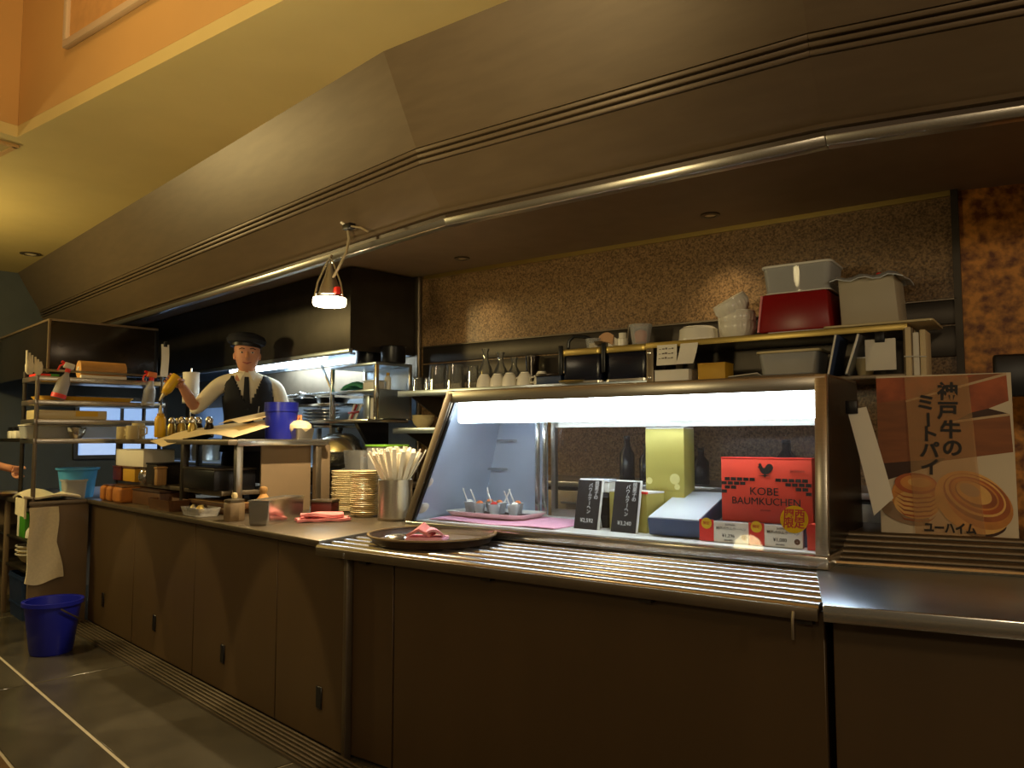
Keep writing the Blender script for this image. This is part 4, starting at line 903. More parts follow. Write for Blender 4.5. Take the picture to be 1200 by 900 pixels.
def spray(v, z, label, lean, tint):
    t = thing('spray_bottle', label, 'spray bottle', L, -3.17, v, z, group='spray bottles hooked on the rack')
    t.rotation_euler = (lean, 0, L.a)
    part('bottle', G().lathe([(0.042, 0.0), (0.045, 0.01), (0.040, 0.12), (0.016, 0.17), (0.014, 0.19)], 20), 'plastic_frost', t)
    part('collar', G().lathe([(0.017, 0.185), (0.017, 0.21)], 14), 'red_bright', t)
    h = part('spray_head', G().box(-0.014, 0.014, -0.035, 0.03, 0.21, 0.25), 'white_plastic' if tint else 'orange_food', t, 0.006)
    part('trigger', G().tube([(0, -0.03, 0.235), (0, -0.055, 0.215), (0, -0.06, 0.18)], 0.006, 6), 'red_bright', h)
    part('nozzle', G().tube([(0, -0.03, 0.24), (0, -0.055, 0.245)], 0.009, 8), 'red_bright', h)
    if tint: part('red_base', G().lathe([(0.046, 0.002), (0.047, 0.03)], 20), 'red_bright', t)
spray(-0.21, 1.515, 'tilted spray bottle with red trigger and red base', -0.28, True)
spray(0.37, 1.480, 'spray bottle with orange head at the rack right end', -0.12, False)
t = thing('yellow_tray', 'shallow yellow tray on the second rack shelf from the top', 'tray', L, RU, 0.0, RZ[2] + 0.0005)
part('tray_body', tray_shell(0.14, 0.30, 0.03, 0.028), 'yellow_box', t)
part('contents', G().prism(rrect(0.11, 0.27, 0.03), 0.006, 0.020), 'yellow_sauce', t)
t = thing('cream_container', 'long cream container with orange lid print on the third rack shelf', 'container', L, RU, -0.10, RZ[1] + 0.0005)
part('container_body', box(-0.12, 0.13, -0.22, 0.22, 0.0, 0.062), 'cream_ceramic', t, 0.006)
part('orange_label', box(0.1285, 0.132, 0.02, 0.16, 0.022, 0.058), 'yellow_sauce', t)
t = thing('frosted_container', 'long frosted container on the lowest rack shelf', 'container', L, RU - 0.06, -0.02, RZ[0] + 0.0005)
part('container_wall', tray_shell(0.09, 0.34, 0.02, 0.085, 0.004, 0.01), 'plastic_frost', t)
part('lid', G().prism(rrect(0.095, 0.345, 0.02), 0.085, 0.093), 'white_plastic', t)
t = thing('foil_bowl', 'crinkled shiny foil bowl on the lowest rack shelf', 'bowl', L, RU + 0.085, -0.06, RZ[0] + 0.0005)
part('bowl_shell', G().lathe([(0.03, 0.0), (0.05, 0.03), (0.062, 0.075), (0.058, 0.075), (0.045, 0.03), (0.026, 0.006)], 24, rib=0.05, nrib=9), 'steel_bright', t)
part('crumpled_foil', G().lathe([(0.03, 0.02), (0.045, 0.06), (0.02, 0.085), (0.003, 0.08)], 9, rib=0.15, nrib=4), 'steel_bright', t)
t = thing('red_carton', 'flat red carton on the top rack shelf behind the spray bottle', 'box', L, -3.42, -0.24, RZ[3] + 0.0005)
part('carton_body', box(-0.08, 0.10, -0.07, 0.07, 0.0, 0.022), 'red_bright', t, 0.003)
part('green_stripe', box(-0.081, 0.101, 0.02, 0.071, -0.0002, 0.0225), 'green_box', t)
t = thing('glass_jar', 'small jar with yellow label at the left of the rack', 'jar', L, -3.75, -0.20, RZ[0] + 0.0005)
part('jar_wall', G().lathe([(0.04, 0), (0.042, 0.08), (0.03, 0.10)], 18), 'plastic_frost', t)
part('yellow_band', G().lathe([(0.0425, 0.01), (0.0435, 0.03)], 18), 'yellow_sauce', t)
for i, (u, v) in enumerate(((-3.95, -0.24), (-4.10, -0.24))):
    t = thing('sugar_caddy', ['pale green caddy on the side shelf, nearer the rack', 'pale green caddy on the side shelf, further left'][i], 'caddy', L, u, v, RZ[0] + 0.0005, group='caddies on the side shelf')
    part('caddy_body', box(-0.06, 0.06, -0.05, 0.05, 0.0, 0.055), 'paper', t, 0.006)
    part('dark_top', box(-0.058, 0.058, -0.045, 0.045, 0.055, 0.085), 'black_plastic', t, 0.006)
sh = thing('smoked_hood', 'dark smoked metal hood box above the shelf rack', 'hood', L, -3.57, 0.155, 1.715)
part('front_face', box(-0.03, 0.0, -0.335, 0.40, 0.0, 0.375), 'smoked_panel', sh, 0.004)
part('side_face', box(-2.1, -0.03, -0.335, -0.305, 0.0, 0.375), 'smoked_panel', sh, 0.004)
part('top_face', box(-2.1, 0.0, -0.335, 0.42, 0.375, 0.385), 'fascia_dark', sh)
part('corner_trim', box(-0.012, 0.008, -0.343, -0.325, 0.0, 0.39), 'fascia_brown', sh, 0.003)
part('edge_trim', box(-0.02, 0.006, -0.335, 0.42, 0.375, 0.392), 'fascia_brown', sh, 0.003)
part('edge_trim', box(-2.1, 0.0, -0.341, -0.32, 0.375, 0.392), 'fascia_brown', sh, 0.003)
part('end_post', box(-0.04, 0.004, 0.395, 0.425, -0.04, 0.38), 'black_metal', sh, 0.003)
t = thing('paper_slip', 'pale paper slip hanging at the end of the smoked hood', 'paper', L, -3.17, 0.455, 1.70)
part('slip', G().sheet(3, 8, lambda i, j: (0.01 * math.sin(4 * j), 0.055 * i, 0.24 - 0.24 * j), 0.0015), 'paper', t)
part('peg', box(-0.01, 0.012, 0.015, 0.04, 0.22, 0.26), 'black_plastic', t, 0.003)

# ================================================================ PASS SHELVES ON THE LEFT WORKTOP
SA = 1.24
sa = thing('pass_shelf', 'long two-tier steel pass shelf over the left worktop', 'shelf', L, -2.22, 0.45, WZ)
for (uu, vv, m_) in ((-0.86, -0.29, 'steel_dark'), (0.27, -0.29, 'steel_dark'), (0.865, -0.24, 'steel'), (-0.86, 0.27, 'steel_dark'), (0.27, 0.27, 'steel_dark'), (0.865, 0.24, 'steel_dull')):
    part('post', box(uu - 0.02, uu + 0.02, vv - 0.018, vv + 0.018, 0.0, SA - WZ - 0.03), m_, sa, 0.003)
part('top_board', box(-0.89, 0.885, -0.31, 0.295, SA - WZ - 0.03, SA - WZ), 'steel_dull', sa, 0.004)
part('end_edge', box(0.882, 0.894, -0.26, 0.295, SA - WZ - 0.034, SA - WZ + 0.002), 'steel_bright', sa, 0.003)
part('lower_board', box(-0.89, 0.80, -0.30, 0.20, 0.105, 0.130), 'steel_dull', sa, 0.003)
part('partition', box(0.80, 0.812, -0.08, 0.23, 0.0, SA - WZ - 0.032), 'panel_grey', sa)
part('end_strip', box(0.80, 0.83, 0.27, 0.35, 0.0, SA - WZ - 0.032), 'panel_grey', sa, 0.003)
MZ = WZ + 0.1305
def boxthing(name, label, cat, F, u, v, z, w, d, h, m, m2, group=None, rot=0.0, lid=0.012):
    t = thing(name, label, cat, F, u, v, z, rot, group)
    part('body', box(-w / 2, w / 2, -d / 2, d / 2, 0, h), m, t, min(0.006, h * .1))
    part('lid', box(-w / 2 - .003, w / 2 + .003, -d / 2 - .003, d / 2 + .003, h, h + lid), m2, t, 0.002)
    return t
boxthing('red_tub', 'dark red tub on the lower tier under the white carton', 'tub', L, -2.99, 0.22, MZ, 0.16, 0.2, 0.085, 'red_dark', 'red_dark')
boxthing('amber_tub', 'amber tub on the lower tier between red tub and steel jug', 'tub', L, -2.76, 0.22, MZ, 0.22, 0.2, 0.085, 'yellow_box', 'wood_dark')
boxthing('long_white_carton', 'long white carton stacked on the red and amber tubs', 'box', L, -2.82, 0.24, MZ + 0.098, 0.52, 0.2, 0.110, 'paper', 'white_plastic', lid=0.004)
t = thing('steel_jug', 'small shiny steel jug on the lower tier', 'jug', L, -2.54, 0.15, MZ)
part('jug_wall', G().lathe([(0.03, 0), (0.042, 0.02), (0.04, 0.06), (0.03, 0.08), (0.034, 0.09), (0.028, 0.085)], 18), 'steel_bright', t)
part('handle', G().tube([(0.038, 0, 0.02), (0.07, 0, 0.04), (0.032, 0, 0.075)], 0.005, 6), 'steel_bright', t)
boxthing('dark_canister', 'square dark canister on the lower tier by the middle post', 'canister', L, -2.36, 0.2, MZ, 0.17, 0.16, 0.12, 'steel_dark', 'black_metal')
boxthing('wood_block', 'small upright wooden block beside the dark canister', 'block', L, -2.205, 0.12, MZ, 0.045, 0.06, 0.10, 'wood', 'wood')
boxthing('black_pan', 'black lidded pan on the lower tier right bay', 'pan', L, -1.66, 0.24, MZ, 0.42, 0.24, 0.11, 'black_metal', 'steel_dark')
for i in range(2):
    boxthing('pale_board', ['upper pale wooden board stacked under the shelf', 'lower pale wooden board stacked under the shelf'][1 - i], 'board', L, -1.70 + 0.03 * i, 0.30, WZ + 0.032 * i, 0.50, 0.22, 0.026, 'wood_dark', 'wood', 'boards under the pass shelf', 0.05 * i, 0.004)
for i, (u, w) in enumerate(((-2.985, 0.085), (-2.86, 0.095), (-2.70, 0.16))):
    t = thing('bread_loaf', ['golden loaf by the shelf end post', 'golden loaf, middle of three beside the shelf end', 'widest golden loaf, third from the shelf end'][i], 'bread', L, u, 0.155, WZ, group='loaves under the pass shelf')
    part('loaf', box(-w / 2, w / 2, -0.13, 0.13, 0.0, 0.10), 'bread', t, 0.022, 4)
    part('crust', box(-w / 2 + .012, w / 2 - .012, -0.115, 0.115, 0.095, 0.106), 'wood_dark', t, 0.008)
boxthing('loaf_tin', 'long dark brown loaf tin right of the golden loaves', 'tin', L, -2.36, 0.20, WZ, 0.46, 0.22, 0.085, 'wood_dark', 'dark_food')
t = thing('wooden_tray_box', 'open brown wooden box at the worktop edge', 'box', L, -1.99, 0.09, WZ)
part('box_wall', tray_shell(0.17, 0.065, 0.012, 0.062, 0.008, 0.012), 'wood_dark', t)
part('contents', G().prism(rrect(0.14, 0.04, 0.01), 0.01, 0.042), 'dark_food', t)
t = thing('clear_tray', 'small clear tray of silver wrapped sweets at the worktop edge', 'tray', L, -1.53, 0.085, WZ)
part('tray_wall', tray_shell(0.12, 0.065, 0.015, 0.045, 0.004, 0.012), 'plastic_clear', t)
for (x, y) in ((-0.06, -0.01), (-0.01, 0.02), (0.03, -0.015), (-0.03, 0.03)):
    part('sweet', G().lathe([(0.003, 0.0), (0.022, 0.012), (0.024, 0.026), (0.012, 0.042), (0.002, 0.045)], 10, (x, y, 0.012)), 'steel_bright' if x < 0 else 'brass', t)
t = thing('squat_jar', 'squat pale jar with a knobbed lid at the worktop edge', 'jar', L, -1.135, 0.09, WZ)
part('jar_body', G().lathe([(0.050, 0), (0.054, 0.008), (0.054, 0.088), (0.048, 0.096)], 8), 'panel_grey', t)
part('lid', G().lathe([(0.052, 0.096), (0.052, 0.106), (0.02, 0.112)], 8), 'steel_dull', t)
part('knob', G().lathe([(0.012, 0.110), (0.016, 0.126), (0.012, 0.14), (0.002, 0.142)], 12), 'cream_ceramic', t)
t = thing('steel_tin', 'long shiny steel tin near the front of the worktop', 'tin', L, -0.945, 0.225, WZ, math.radians(123))
part('tin_wall', tray_shell(0.18, 0.055, 0.008, 0.115, 0.003, 0.004), 'steel_bright', t)
part('rolled_rim', tray_shell(0.184, 0.059, 0.01, 0.008, 0.004, 0.0), 'steel_bright', t, loc=(0, 0, 0.110))
part('contents', G().prism(rrect(0.172, 0.048, 0.008), 0.01, 0.085), 'kraft', t)
t = thing('tied_sack', 'small tied sack poking up behind the steel tin', 'sack', L, -1.16, 0.26, WZ)
part('sack_body', G().lathe([(0.035, 0), (0.045, 0.03), (0.04, 0.09), (0.015, 0.125)], 14), 'kraft', t)
part('knot', G().lathe([(0.012, 0.12), (0.022, 0.145), (0.018, 0.16), (0.004, 0.165)], 10), 'wood', t)
boxthing('copper_tin', 'small reddish tin behind the folded pink cloth', 'tin', L, -1.03, 0.55, WZ, 0.12, 0.10, 0.075, 'red_dark', 'steel_dull', rot=0.6)
def fold_cloth(name, label, F, u, v, z, w, d, rot, m, hgt=0.03, hump=0.0):
    t = thing(name, label, 'cloth', F, u, v, z, rot)
    part('lower_fold', G().sheet(16, 8, lambda i, j: (-w / 2 + w * i + 0.008 * math.sin(7 * j), -d / 2 + d * j, 0.008 + 0.004 * math.sin(8 * i + 3 * j) ** 2), 0.012), m, t)
    part('upper_fold', G().sheet(16, 8, lambda i, j: (-w / 2 + 0.02 + (w - 0.05) * i, -d / 2 + 0.012 + (d - 0.03) * j, 0.022 + hgt * .5 + 0.006 * math.sin(6 * i + 5 * j) + hump * math.sin(PI * i) * math.sin(PI * min(1, j * 1.2))), 0.014), m, t)
    return t
fold_cloth('folded_pink_cloth', 'folded salmon pink cloth on the worktop beside the steel tin', L, -0.80, 0.40, WZ, 0.26, 0.12, 1.10, 'cloth_pink', 0.02)

SB = 1.24
# on the pass shelves
t = thing('parchment_sheet', 'large sheet of pale parchment spread over the pass shelf edge', 'paper', L, -1.86, 0.22, SA)
def parch(i, j):
    x = -0.45 + 0.82 * i; y = -0.10 + 0.40 * j + 0.12 * i
    z = 0.010 + 0.022 * math.sin(5.0 * i + 1.0) ** 2 + 0.125 * j * (0.5 + 0.5 * i)
    if j < 0.35: z -= (0.35 - j) * 0.22 * max(0, 1 - abs(i - 0.16) * 3.2)
    if j < 0.2: y -= 0.03 * (0.2 - j) * 5 * (1 - i)
    return (x + 0.05 * j, y, max(z, 0.006) if y > -0.072 else z)
part('sheet', G().sheet(26, 10, parch, 0.003), 'paper_warm', t)
part('second_sheet', G().sheet(16, 6, lambda i, j: (0.0 + 0.36 * i, 0.10 + 0.22 * j, 0.095 + 0.02 * math.sin(4 * i) ** 2 + 0.05 * j), 0.003), 'paper_warm', t)
t = thing('blue_pot', 'cobalt blue cylindrical pot on the pass shelf end beside the cook', 'pot', L, -1.49, 0.53, SB + 0.0005)
part('pot_wall', G().lathe([(0.085, 0.0), (0.090, 0.01), (0.092, 0.165), (0.096, 0.167), (0.096, 0.215), (0.088, 0.215), (0.084, 0.02)], 28), 'pot_blue', t)
part('band', G().lathe([(0.0925, 0.160), (0.098, 0.162), (0.098, 0.170), (0.0925, 0.172)], 28), 'pot_blue', t)
t = thing('paper_lined_tin', 'steel tin lined with pale crumpled paper at the pass shelf end', 'tin', L, -1.405, 0.60, SB + 0.0005)
part('tin_wall', tray_shell(0.075, 0.06, 0.012, 0.065, 0.004, 0.010), 'steel', t)
part('paper_mound', G().lathe([(0.06, 0.03), (0.082, 0.062), (0.078, 0.085), (0.05, 0.105), (0.012, 0.112)], 16, sx=1.0, sy=0.82, rib=0.03, nrib=5), 'paper_warm', t)
part('orange_hook', G().tube([(-0.018, 0, 0.105), (-0.012, 0, 0.14), (0.012, 0, 0.14), (0.018, 0, 0.105)], 0.006, 6), 'orange_food', t)
t = thing('condiment_tray', 'long oval steel tray of cruets on the pass shelf', 'tray', L, -2.38, 0.325, SA + 0.0005)
part('tray_body', G().lathe([(0.14, 0.0), (0.17, 0.02), (0.174, 0.026), (0.166, 0.026), (0.138, 0.005)], 32, sx=2.1, sy=0.62), 'steel_dull', t)
part('liner', G().lathe([(0.001, 0.0055), (0.137, 0.0055), (0.137, 0.008), (0.001, 0.008)], 28, sx=2.1, sy=0.62), 'wood', t)
for i in range(8):
    x_ = -2.66 + 0.082 * i; y_ = 0.36 if i % 2 else 0.29
    c_ = thing('cruet', 'small cruet with shiny steel top on the pass shelf, ' + ['first from the mugs', 'second from the mugs', 'third from the mugs', 'fourth from the mugs', 'fifth from the mugs', 'sixth from the mugs', 'seventh from the mugs', 'last, nearest the cook'][i], 'cruet', L, x_, y_, SA + 0.009, group='cruets on the pass shelf')
    part('cruet_body', G().lathe([(0.026, 0), (0.030, 0.01), (0.028, 0.075), (0.019, 0.095)], 14), 'smoked_panel' if i % 2 else 'brass', c_)
    part('cap', G().lathe([(0.022, 0.094), (0.024, 0.115), (0.014, 0.132), (0.002, 0.135)], 14), 'steel_bright', c_)
def squeeze(F, u, v, z, label, tiltq=None, loc=None):
    t = thing('squeeze_bottle', label, 'bottle', F, u, v, z, group='yellow squeeze bottles')
    part('bottle_body', G().lathe([(0.030, 0.0), (0.034, 0.008), (0.034, 0.115), (0.026, 0.135), (0.018, 0.14)], 20), 'yellow_sauce', t)
    part('collar', G().lathe([(0.022, 0.138), (0.022, 0.152)], 14), 'yellow_box', t)
    part('nozzle', G().lathe([(0.014, 0.152), (0.004, 0.205)], 12), 'cream_ceramic', t)
    if loc is not None:
        t.location = loc; t.rotation_mode = 'QUATERNION'; t.rotation_quaternion = tiltq
    return t
squeeze(L, -2.40, 0.18, SA + 0.012, 'yellow squeeze bottle standing on the pass shelf')
t = thing('towel_roll', 'white paper towel roll standing on a rod behind the raised hand', 'paper roll', L, -3.02, 0.62, SA + 0.0005)
part('stand_base', G().lathe([(0.07, 0), (0.07, 0.008), (0.01, 0.012)], 20), 'steel', t)
part('rod', G().tube([(0, 0, 0.01), (0, 0, 0.52)], 0.007, 8), 'steel_bright', t)
part('roll', G().lathe([(0.02, 0.27), (0.058, 0.27), (0.058, 0.49), (0.02, 0.49)], 24), 'paper', t)
part('stop_disc', G().lathe([(0.06, 0.26), (0.06, 0.268)], 20), 'steel', t)
for i, (u, v, h_) in enumerate(((-3.02, 0.16, 0.085), (-2.90, 0.22, 0.11), (-2.77, 0.14, 0.09))):
    t = thing('white_mug', ['pale mug nearest the rack on the pass shelf', 'tallest pale mug on the pass shelf', 'pale mug next to the cruet tray'][i], 'mug', L, u, v, SA + 0.0005, 0.6 * i, 'pale mugs on the pass shelf')
    part('mug_wall', G().lathe([(0.036, 0), (0.040, 0.008), (0.040, h_), (0.036, h_), (0.034, 0.01)], 20), 'cream_ceramic', t)
    part('handle', G().tube([(0.038, 0, h_ * .25), (0.066, 0, h_ * .35), (0.066, 0, h_ * .7), (0.038, 0, h_ * .8)], 0.006, 8), 'cream_ceramic', t)

# ================================================================ PLATES, STRAWS, TRAY
t0 = thing('plate', '', 'plate', L, 0, 0, 0)
part('plate_body', G().lathe([(0.045, 0.0), (0.05, 0.004), (0.072, 0.010), (0.078, 0.0145), (0.076, 0.0165), (0.05, 0.0075)], 32), 'cream_ceramic', t0)
part('foot_ring', G().lathe([(0.036, -0.003), (0.044, -0.003), (0.044, 0.002), (0.036, 0.002)], 24), 'cream_ceramic', t0)
first = True
random.seed(3)
for (uu, vv, n, nm) in ((-1.13, 0.74, 22, 'left taller stack of cream plates by the pass shelf'), (-0.845, 0.68, 23, 'right stack of cream plates beside the straw holder')):
    for k in range(n):
        o = t0 if first else copy_tree(t0); first = False
        place(o, L, uu + random.uniform(-.002, .002), vv + random.uniform(-.002, .002), WZ + 0.003 + k * 0.0102, random.uniform(0, 6), ('top plate of the ' + nm) if k == n - 1 else ('bottom plate of the ' + nm) if k == 0 else 'cream plate within the ' + nm)
        o['group'] = 'plates in the ' + nm
t = thing('straw_holder', 'tall steel cylinder packed with paper-wrapped straws', 'holder', L, -0.60, 0.70, WZ)
part('cylinder', G().lathe([(0.084, 0.0), (0.088, 0.004), (0.088, 0.205), (0.084, 0.207), (0.082, 0.205), (0.080, 0.01)], 32), 'steel', t)
part('base_ring', G().lathe([(0.089, 0.0), (0.091, 0.004), (0.089, 0.014)], 32), 'steel_dull', t)
random.seed(5)
sm = G().box(-0.011, 0.011, -0.003, 0.003, -0.12, 0.155).mesh('wrapped_straw', 0.001, 1)
for k in range(60):
    a = k * 2.399; r = 0.072 * math.sqrt((k + .5) / 60)
    o = link('wrapped_straw', sm, 'paper', None)
    p = L.w(-0.60, 0.70, WZ) + L.u * (r * math.cos(a)) + L.v * (r * math.sin(a))
    out = (L.u * math.cos(a) + L.v * math.sin(a)) * (r * 8.0) + Vector((0, 0, 1)); out.normalize()
    o.location = p + Vector((0, 0, 0.205)) + out * random.uniform(-0.01, 0.02); o.rotation_mode = 'QUATERNION'; o.rotation_quaternion = out.to_track_quat('Z', 'Y')
    tag(o, 'paper-wrapped straw bundled in the tall steel cylinder', 'straw', 'wrapped straws in the steel cylinder')
t = thing('round_tray', 'large round brown serving tray on the tray rail', 'tray', M, 0.185, 0.33, 0.8205)
part('tray_surface', G().lathe([(0.001, 0.004), (0.234, 0.004), (0.234, 0.008), (0.001, 0.008)], 48), 'tray_surface', t)
part('tray_wall', G().lathe([(0.240, 0.0), (0.258, 0.026), (0.266, 0.029), (0.266, 0.034), (0.256, 0.032), (0.232, 0.007)], 56), 'tray_brown', t)
part('rim', G().lathe([(0.257, 0.031), (0.269, 0.031), (0.269, 0.037), (0.257, 0.037)], 56), 'tray_rim', t)
t = thing('pink_napkin', 'crumpled pink napkin lying on the round tray', 'cloth', M, 0.20, 0.29, 0.8290, 0.45)
part('lower_fold', box(-0.085, 0.075, -0.05, 0.055, 0.0, 0.018), 'cloth_pink_light', t, 0.007, 3)
part('raised_fold', G().sheet(10, 8, lambda i, j: (-0.08 + 0.10 * i, -0.045 + 0.085 * j, 0.024 + 0.042 * (1 - abs(2 * i - 1)) * (0.55 + 0.45 * j)), 0.010), 'cloth_pink', t)
part('turned_corner', G().sheet(8, 6, lambda i, j: (-0.01 + 0.08 * i, -0.04 + 0.08 * j, 0.024 + 0.022 * math.sin(3 * i + 1.2 * j)), 0.010), 'cloth_pink_light', t)
solo('rim_reflection_disc', 'small shiny steel disc standing in for a reflection at the left rim of the round tray', 'reflection', G().lathe([(0.055, 0.0), (0.058, 0.004), (0.05, 0.012), (0.012, 0.018)], 24), 'steel_bright', M, 0.045, 0.27, 0.8295)  # added disc in place of the reflection on the glossy tray rim

# ================================================================ HEAT LAMP ON THE HOOD LIP
hl = thing('heat_lamp', 'glowing heat lamp hanging by its cable from the hood lip', 'lamp', L, -0.78, 0.405, 1.93)
part('shade_ring', G().lathe([(0.074, 0.0), (0.084, 0.0), (0.084, 0.042), (0.074, 0.046)], 32), 'steel_bright', hl)
part('bulb_face', G().lathe([(0.001, -0.004), (0.079, -0.004), (0.0845, 0.004), (0.0845, 0.034), (0.06, 0.05), (0.001, 0.052)], 28), 'heat_light', hl)
part('reflector_cone', G().lathe([(0.062, 0.045), (0.05, 0.09), (0.024, 0.16), (0.012, 0.215)], 20), 'steel', hl)
for a in (0.4, 2.5, 4.6):
    part('frame_wire', G().tube([(0.08 * math.cos(a), 0.08 * math.sin(a), 0.04), (0.066 * math.cos(a), 0.066 * math.sin(a), 0.11), (0.02 * math.cos(a), 0.02 * math.sin(a), 0.215), (0, 0, 0.245)], 0.005, 6), 'steel_bright', hl)
part('switch', box(0.055, 0.085, -0.012, 0.012, 0.045, 0.085), 'red_bright', hl, 0.004)
pl = lambda u, v, z: tuple(Vector((u + 0.78, v - 0.405, z - 1.93)))
part('cable', G().tube([pl(-0.74, 0.40, 2.07), pl(-0.70, 0.385, 2.075), pl(-0.64, 0.37, 2.10), pl(-0.56, 0.36, 2.16), pl(-0.53, 0.355, 2.22), pl(-0.52, 0.34, 2.265)], 0.007, 8), 'cable', hl)
ck = part('cable_clamp', G().box(-0.02, 0.045, -0.02, 0.015, -0.01, 0.018), 'black_metal', hl, 0.004, loc=pl(-0.51, 0.335, 2.265))
part('clamp_screw', G().tube([(0.0, -0.01, 0.01), (-0.03, -0.02, 0.03)], 0.006, 6), 'paper', ck)
part('tie_end', G().tube([(0.04, -0.01, 0.0), (0.12, -0.005, -0.022), (0.17, 0.0, -0.05)], 0.005, 6), 'cable', ck)
part('lip_hook', G().tube([(0, 0, 0.24), (0, 0.01, 0.262)], 0.006, 6), 'steel_dull', hl)
hs = lamp('heat_lamp_light', 'SPOT', L.w(-0.78, 0.405, 1.915), 66, (1.0, 0.78, 0.46), 0.018, L.w(-0.78, 0.405, 0.5), math.radians(130), 0.6)

# ================================================================ COOK'S LINE BEHIND
cn = thing('exhaust_canopy', 'dark steel exhaust canopy above the stove line behind the cook', 'canopy', L, -3.4, 1.38, 1.83)
part('front_face', box(-2.2, 1.71, -0.26, -0.25, 0.0, 0.56), 'steel_dark', cn, 0.003)
part('lip', box(-2.2, 1.72, -0.275, -0.245, -0.02, 0.012), 'steel_cool', cn, 0.004)
part('end_face', box(1.70, 1.71, -0.25, 0.27, 0.0, 0.56), 'steel_dark', cn)
part('inner_back', box(-2.2, 1.70, 0.255, 0.265, 0.0, 0.56), 'steel_cool', cn)
part('inner_top', box(-2.2, 1.70, -0.24, 0.25, 0.12, 0.13), 'steel_cool', cn)
lt = thing('canopy_light', 'long bright fluorescent light under the exhaust canopy', 'light', L, -3.1, 1.33, 1.80)
part('diffuser', G().hexa([(-0.62, -0.10, 0.0), (0.50, -0.10, 0.0), (0.62, 0.10, 0.02), (-0.62, 0.10, 0.02)], [(-0.62, -0.11, 0.085), (0.50, -0.11, 0.085), (0.62, 0.11, 0.085), (-0.62, 0.11, 0.085)]), 'hood_light', lt, 0.01)
part('housing', box(-0.64, 0.64, -0.12, 0.12, 0.086, 0.108), 'steel', lt)
gl = thing('gooseneck_lamp', 'small bright work lamp on a bent stem below the canopy', 'lamp', L, -2.42, 1.33, 1.56)
part('stem', G().tube([(0.20, 0, 0.0), (0.14, 0, 0.08), (0.05, 0, 0.2), (0.0, 0, 0.27)], 0.010, 8), 'steel_bright', gl)
part('head', G().lathe([(0.015, 0.27), (0.055, 0.278), (0.058, 0.30), (0.03, 0.315)], 20), 'hood_light', gl)
part('ceiling_rose', G().lathe([(0.03, 0.325), (0.035, 0.345), (0.012, 0.36)], 16), 'hood_light', gl)
sv = thing('stove_line', 'steel stove counter along the wall behind the cook', 'stove', L, -3.2, 1.42, 0.25)
part('stove_body', box(-2.2, 1.55, -0.20, 0.23, 0.0, 0.76), 'steel_dark', sv, 0.004)
part('stove_top', box(-2.22, 1.56, -0.22, 0.235, 0.76, 0.79), 'steel_cool', sv, 0.005)
for k in range(4):
    d = part('oven_door', box(-2.1 + k * 0.9, -1.3 + k * 0.9, -0.212, -0.20, 0.12, 0.66), 'steel_dull', sv, 0.004)
    part('oven_handle', G().tube([(-2.0 + k * 0.9, -0.235, 0.6), (-1.4 + k * 0.9, -0.235, 0.6)], 0.010, 8), 'steel_bright', d)
part('splash_back', box(-2.2, 1.55, 0.222, 0.235, 0.79, 1.3), 'steel_cool', sv)
for i, uu in enumerate((-4.6, -3.9, -2.95)):
    t = thing('stock_pot', ['stock pot at the far left of the stove line', 'stock pot behind the raised arm of the cook', 'stock pot hidden behind the cook'][i], 'pot', L, uu, 1.42, 1.0405, group='stock pots on the stove')
    part('pot_wall', G().lathe([(0.13, 0.0), (0.135, 0.01), (0.135, 0.20), (0.142, 0.205), (0.13, 0.205), (0.128, 0.012)], 24), 'steel', t)
    for s_ in (-1, 1): part('ear_handle', G().tube([(s_ * 0.134, -0.04, 0.16), (s_ * 0.17, -0.03, 0.165), (s_ * 0.17, 0.03, 0.165), (s_ * 0.134, 0.04, 0.16)], 0.007, 6), 'steel_bright', t)
# pans on a rail shelf
ps2 = thing('pan_shelf', 'steel pan shelf right of the cook', 'shelf', L, -2.45, 1.42, 1.0405)
for (uu, vv) in ((-0.38, -0.14), (0.30, -0.14), (-0.38, 0.16), (0.30, 0.16)):
    part('post', box(uu - 0.015, uu + 0.015, vv - 0.015, vv + 0.015, 0.0, 0.47), 'steel', ps2)
for zz in (0.28, 0.44):
    part('shelf_board', box(-0.40, 0.32, -0.16, 0.18, zz, zz + 0.02), 'steel_bright', ps2, 0.003)
part('front_rail', G().tube([(-0.40, -0.15, 0.525), (0.32, -0.15, 0.525)], 0.014, 8), 'steel_bright', ps2)
for uu in (-0.38, 0.30): part('rail_stub', G().tube([(uu, -0.15, 0.46), (uu, -0.15, 0.53)], 0.008, 6), 'steel', ps2)
def pan(u, v, z, rot, label, r=0.13):
    t = thing('frying_pan', label, 'pan', L, u, v, z, rot, 'frying pans beside the cook')
    part('pan_body', G().lathe([(r * .75, 0.0), (r * .8, 0.003), (r, 0.042), (r * 1.02, 0.043), (r * .96, 0.040), (r * .74, 0.007)], 28), 'black_metal', t)
    part('handle', G().tube([(r * .95, 0, 0.036), (r * 1.3, 0, 0.058), (r * 2.2, 0, 0.085)], [0.009, 0.009, 0.012], 8), 'steel_bright', t)
pan(-2.35, 1.40, 1.502, 3.6, 'upper frying pan with its handle pointing left')
pan(-2.60, 1.36, 1.502, 3.0, 'frying pan nearest the cook, handle level')
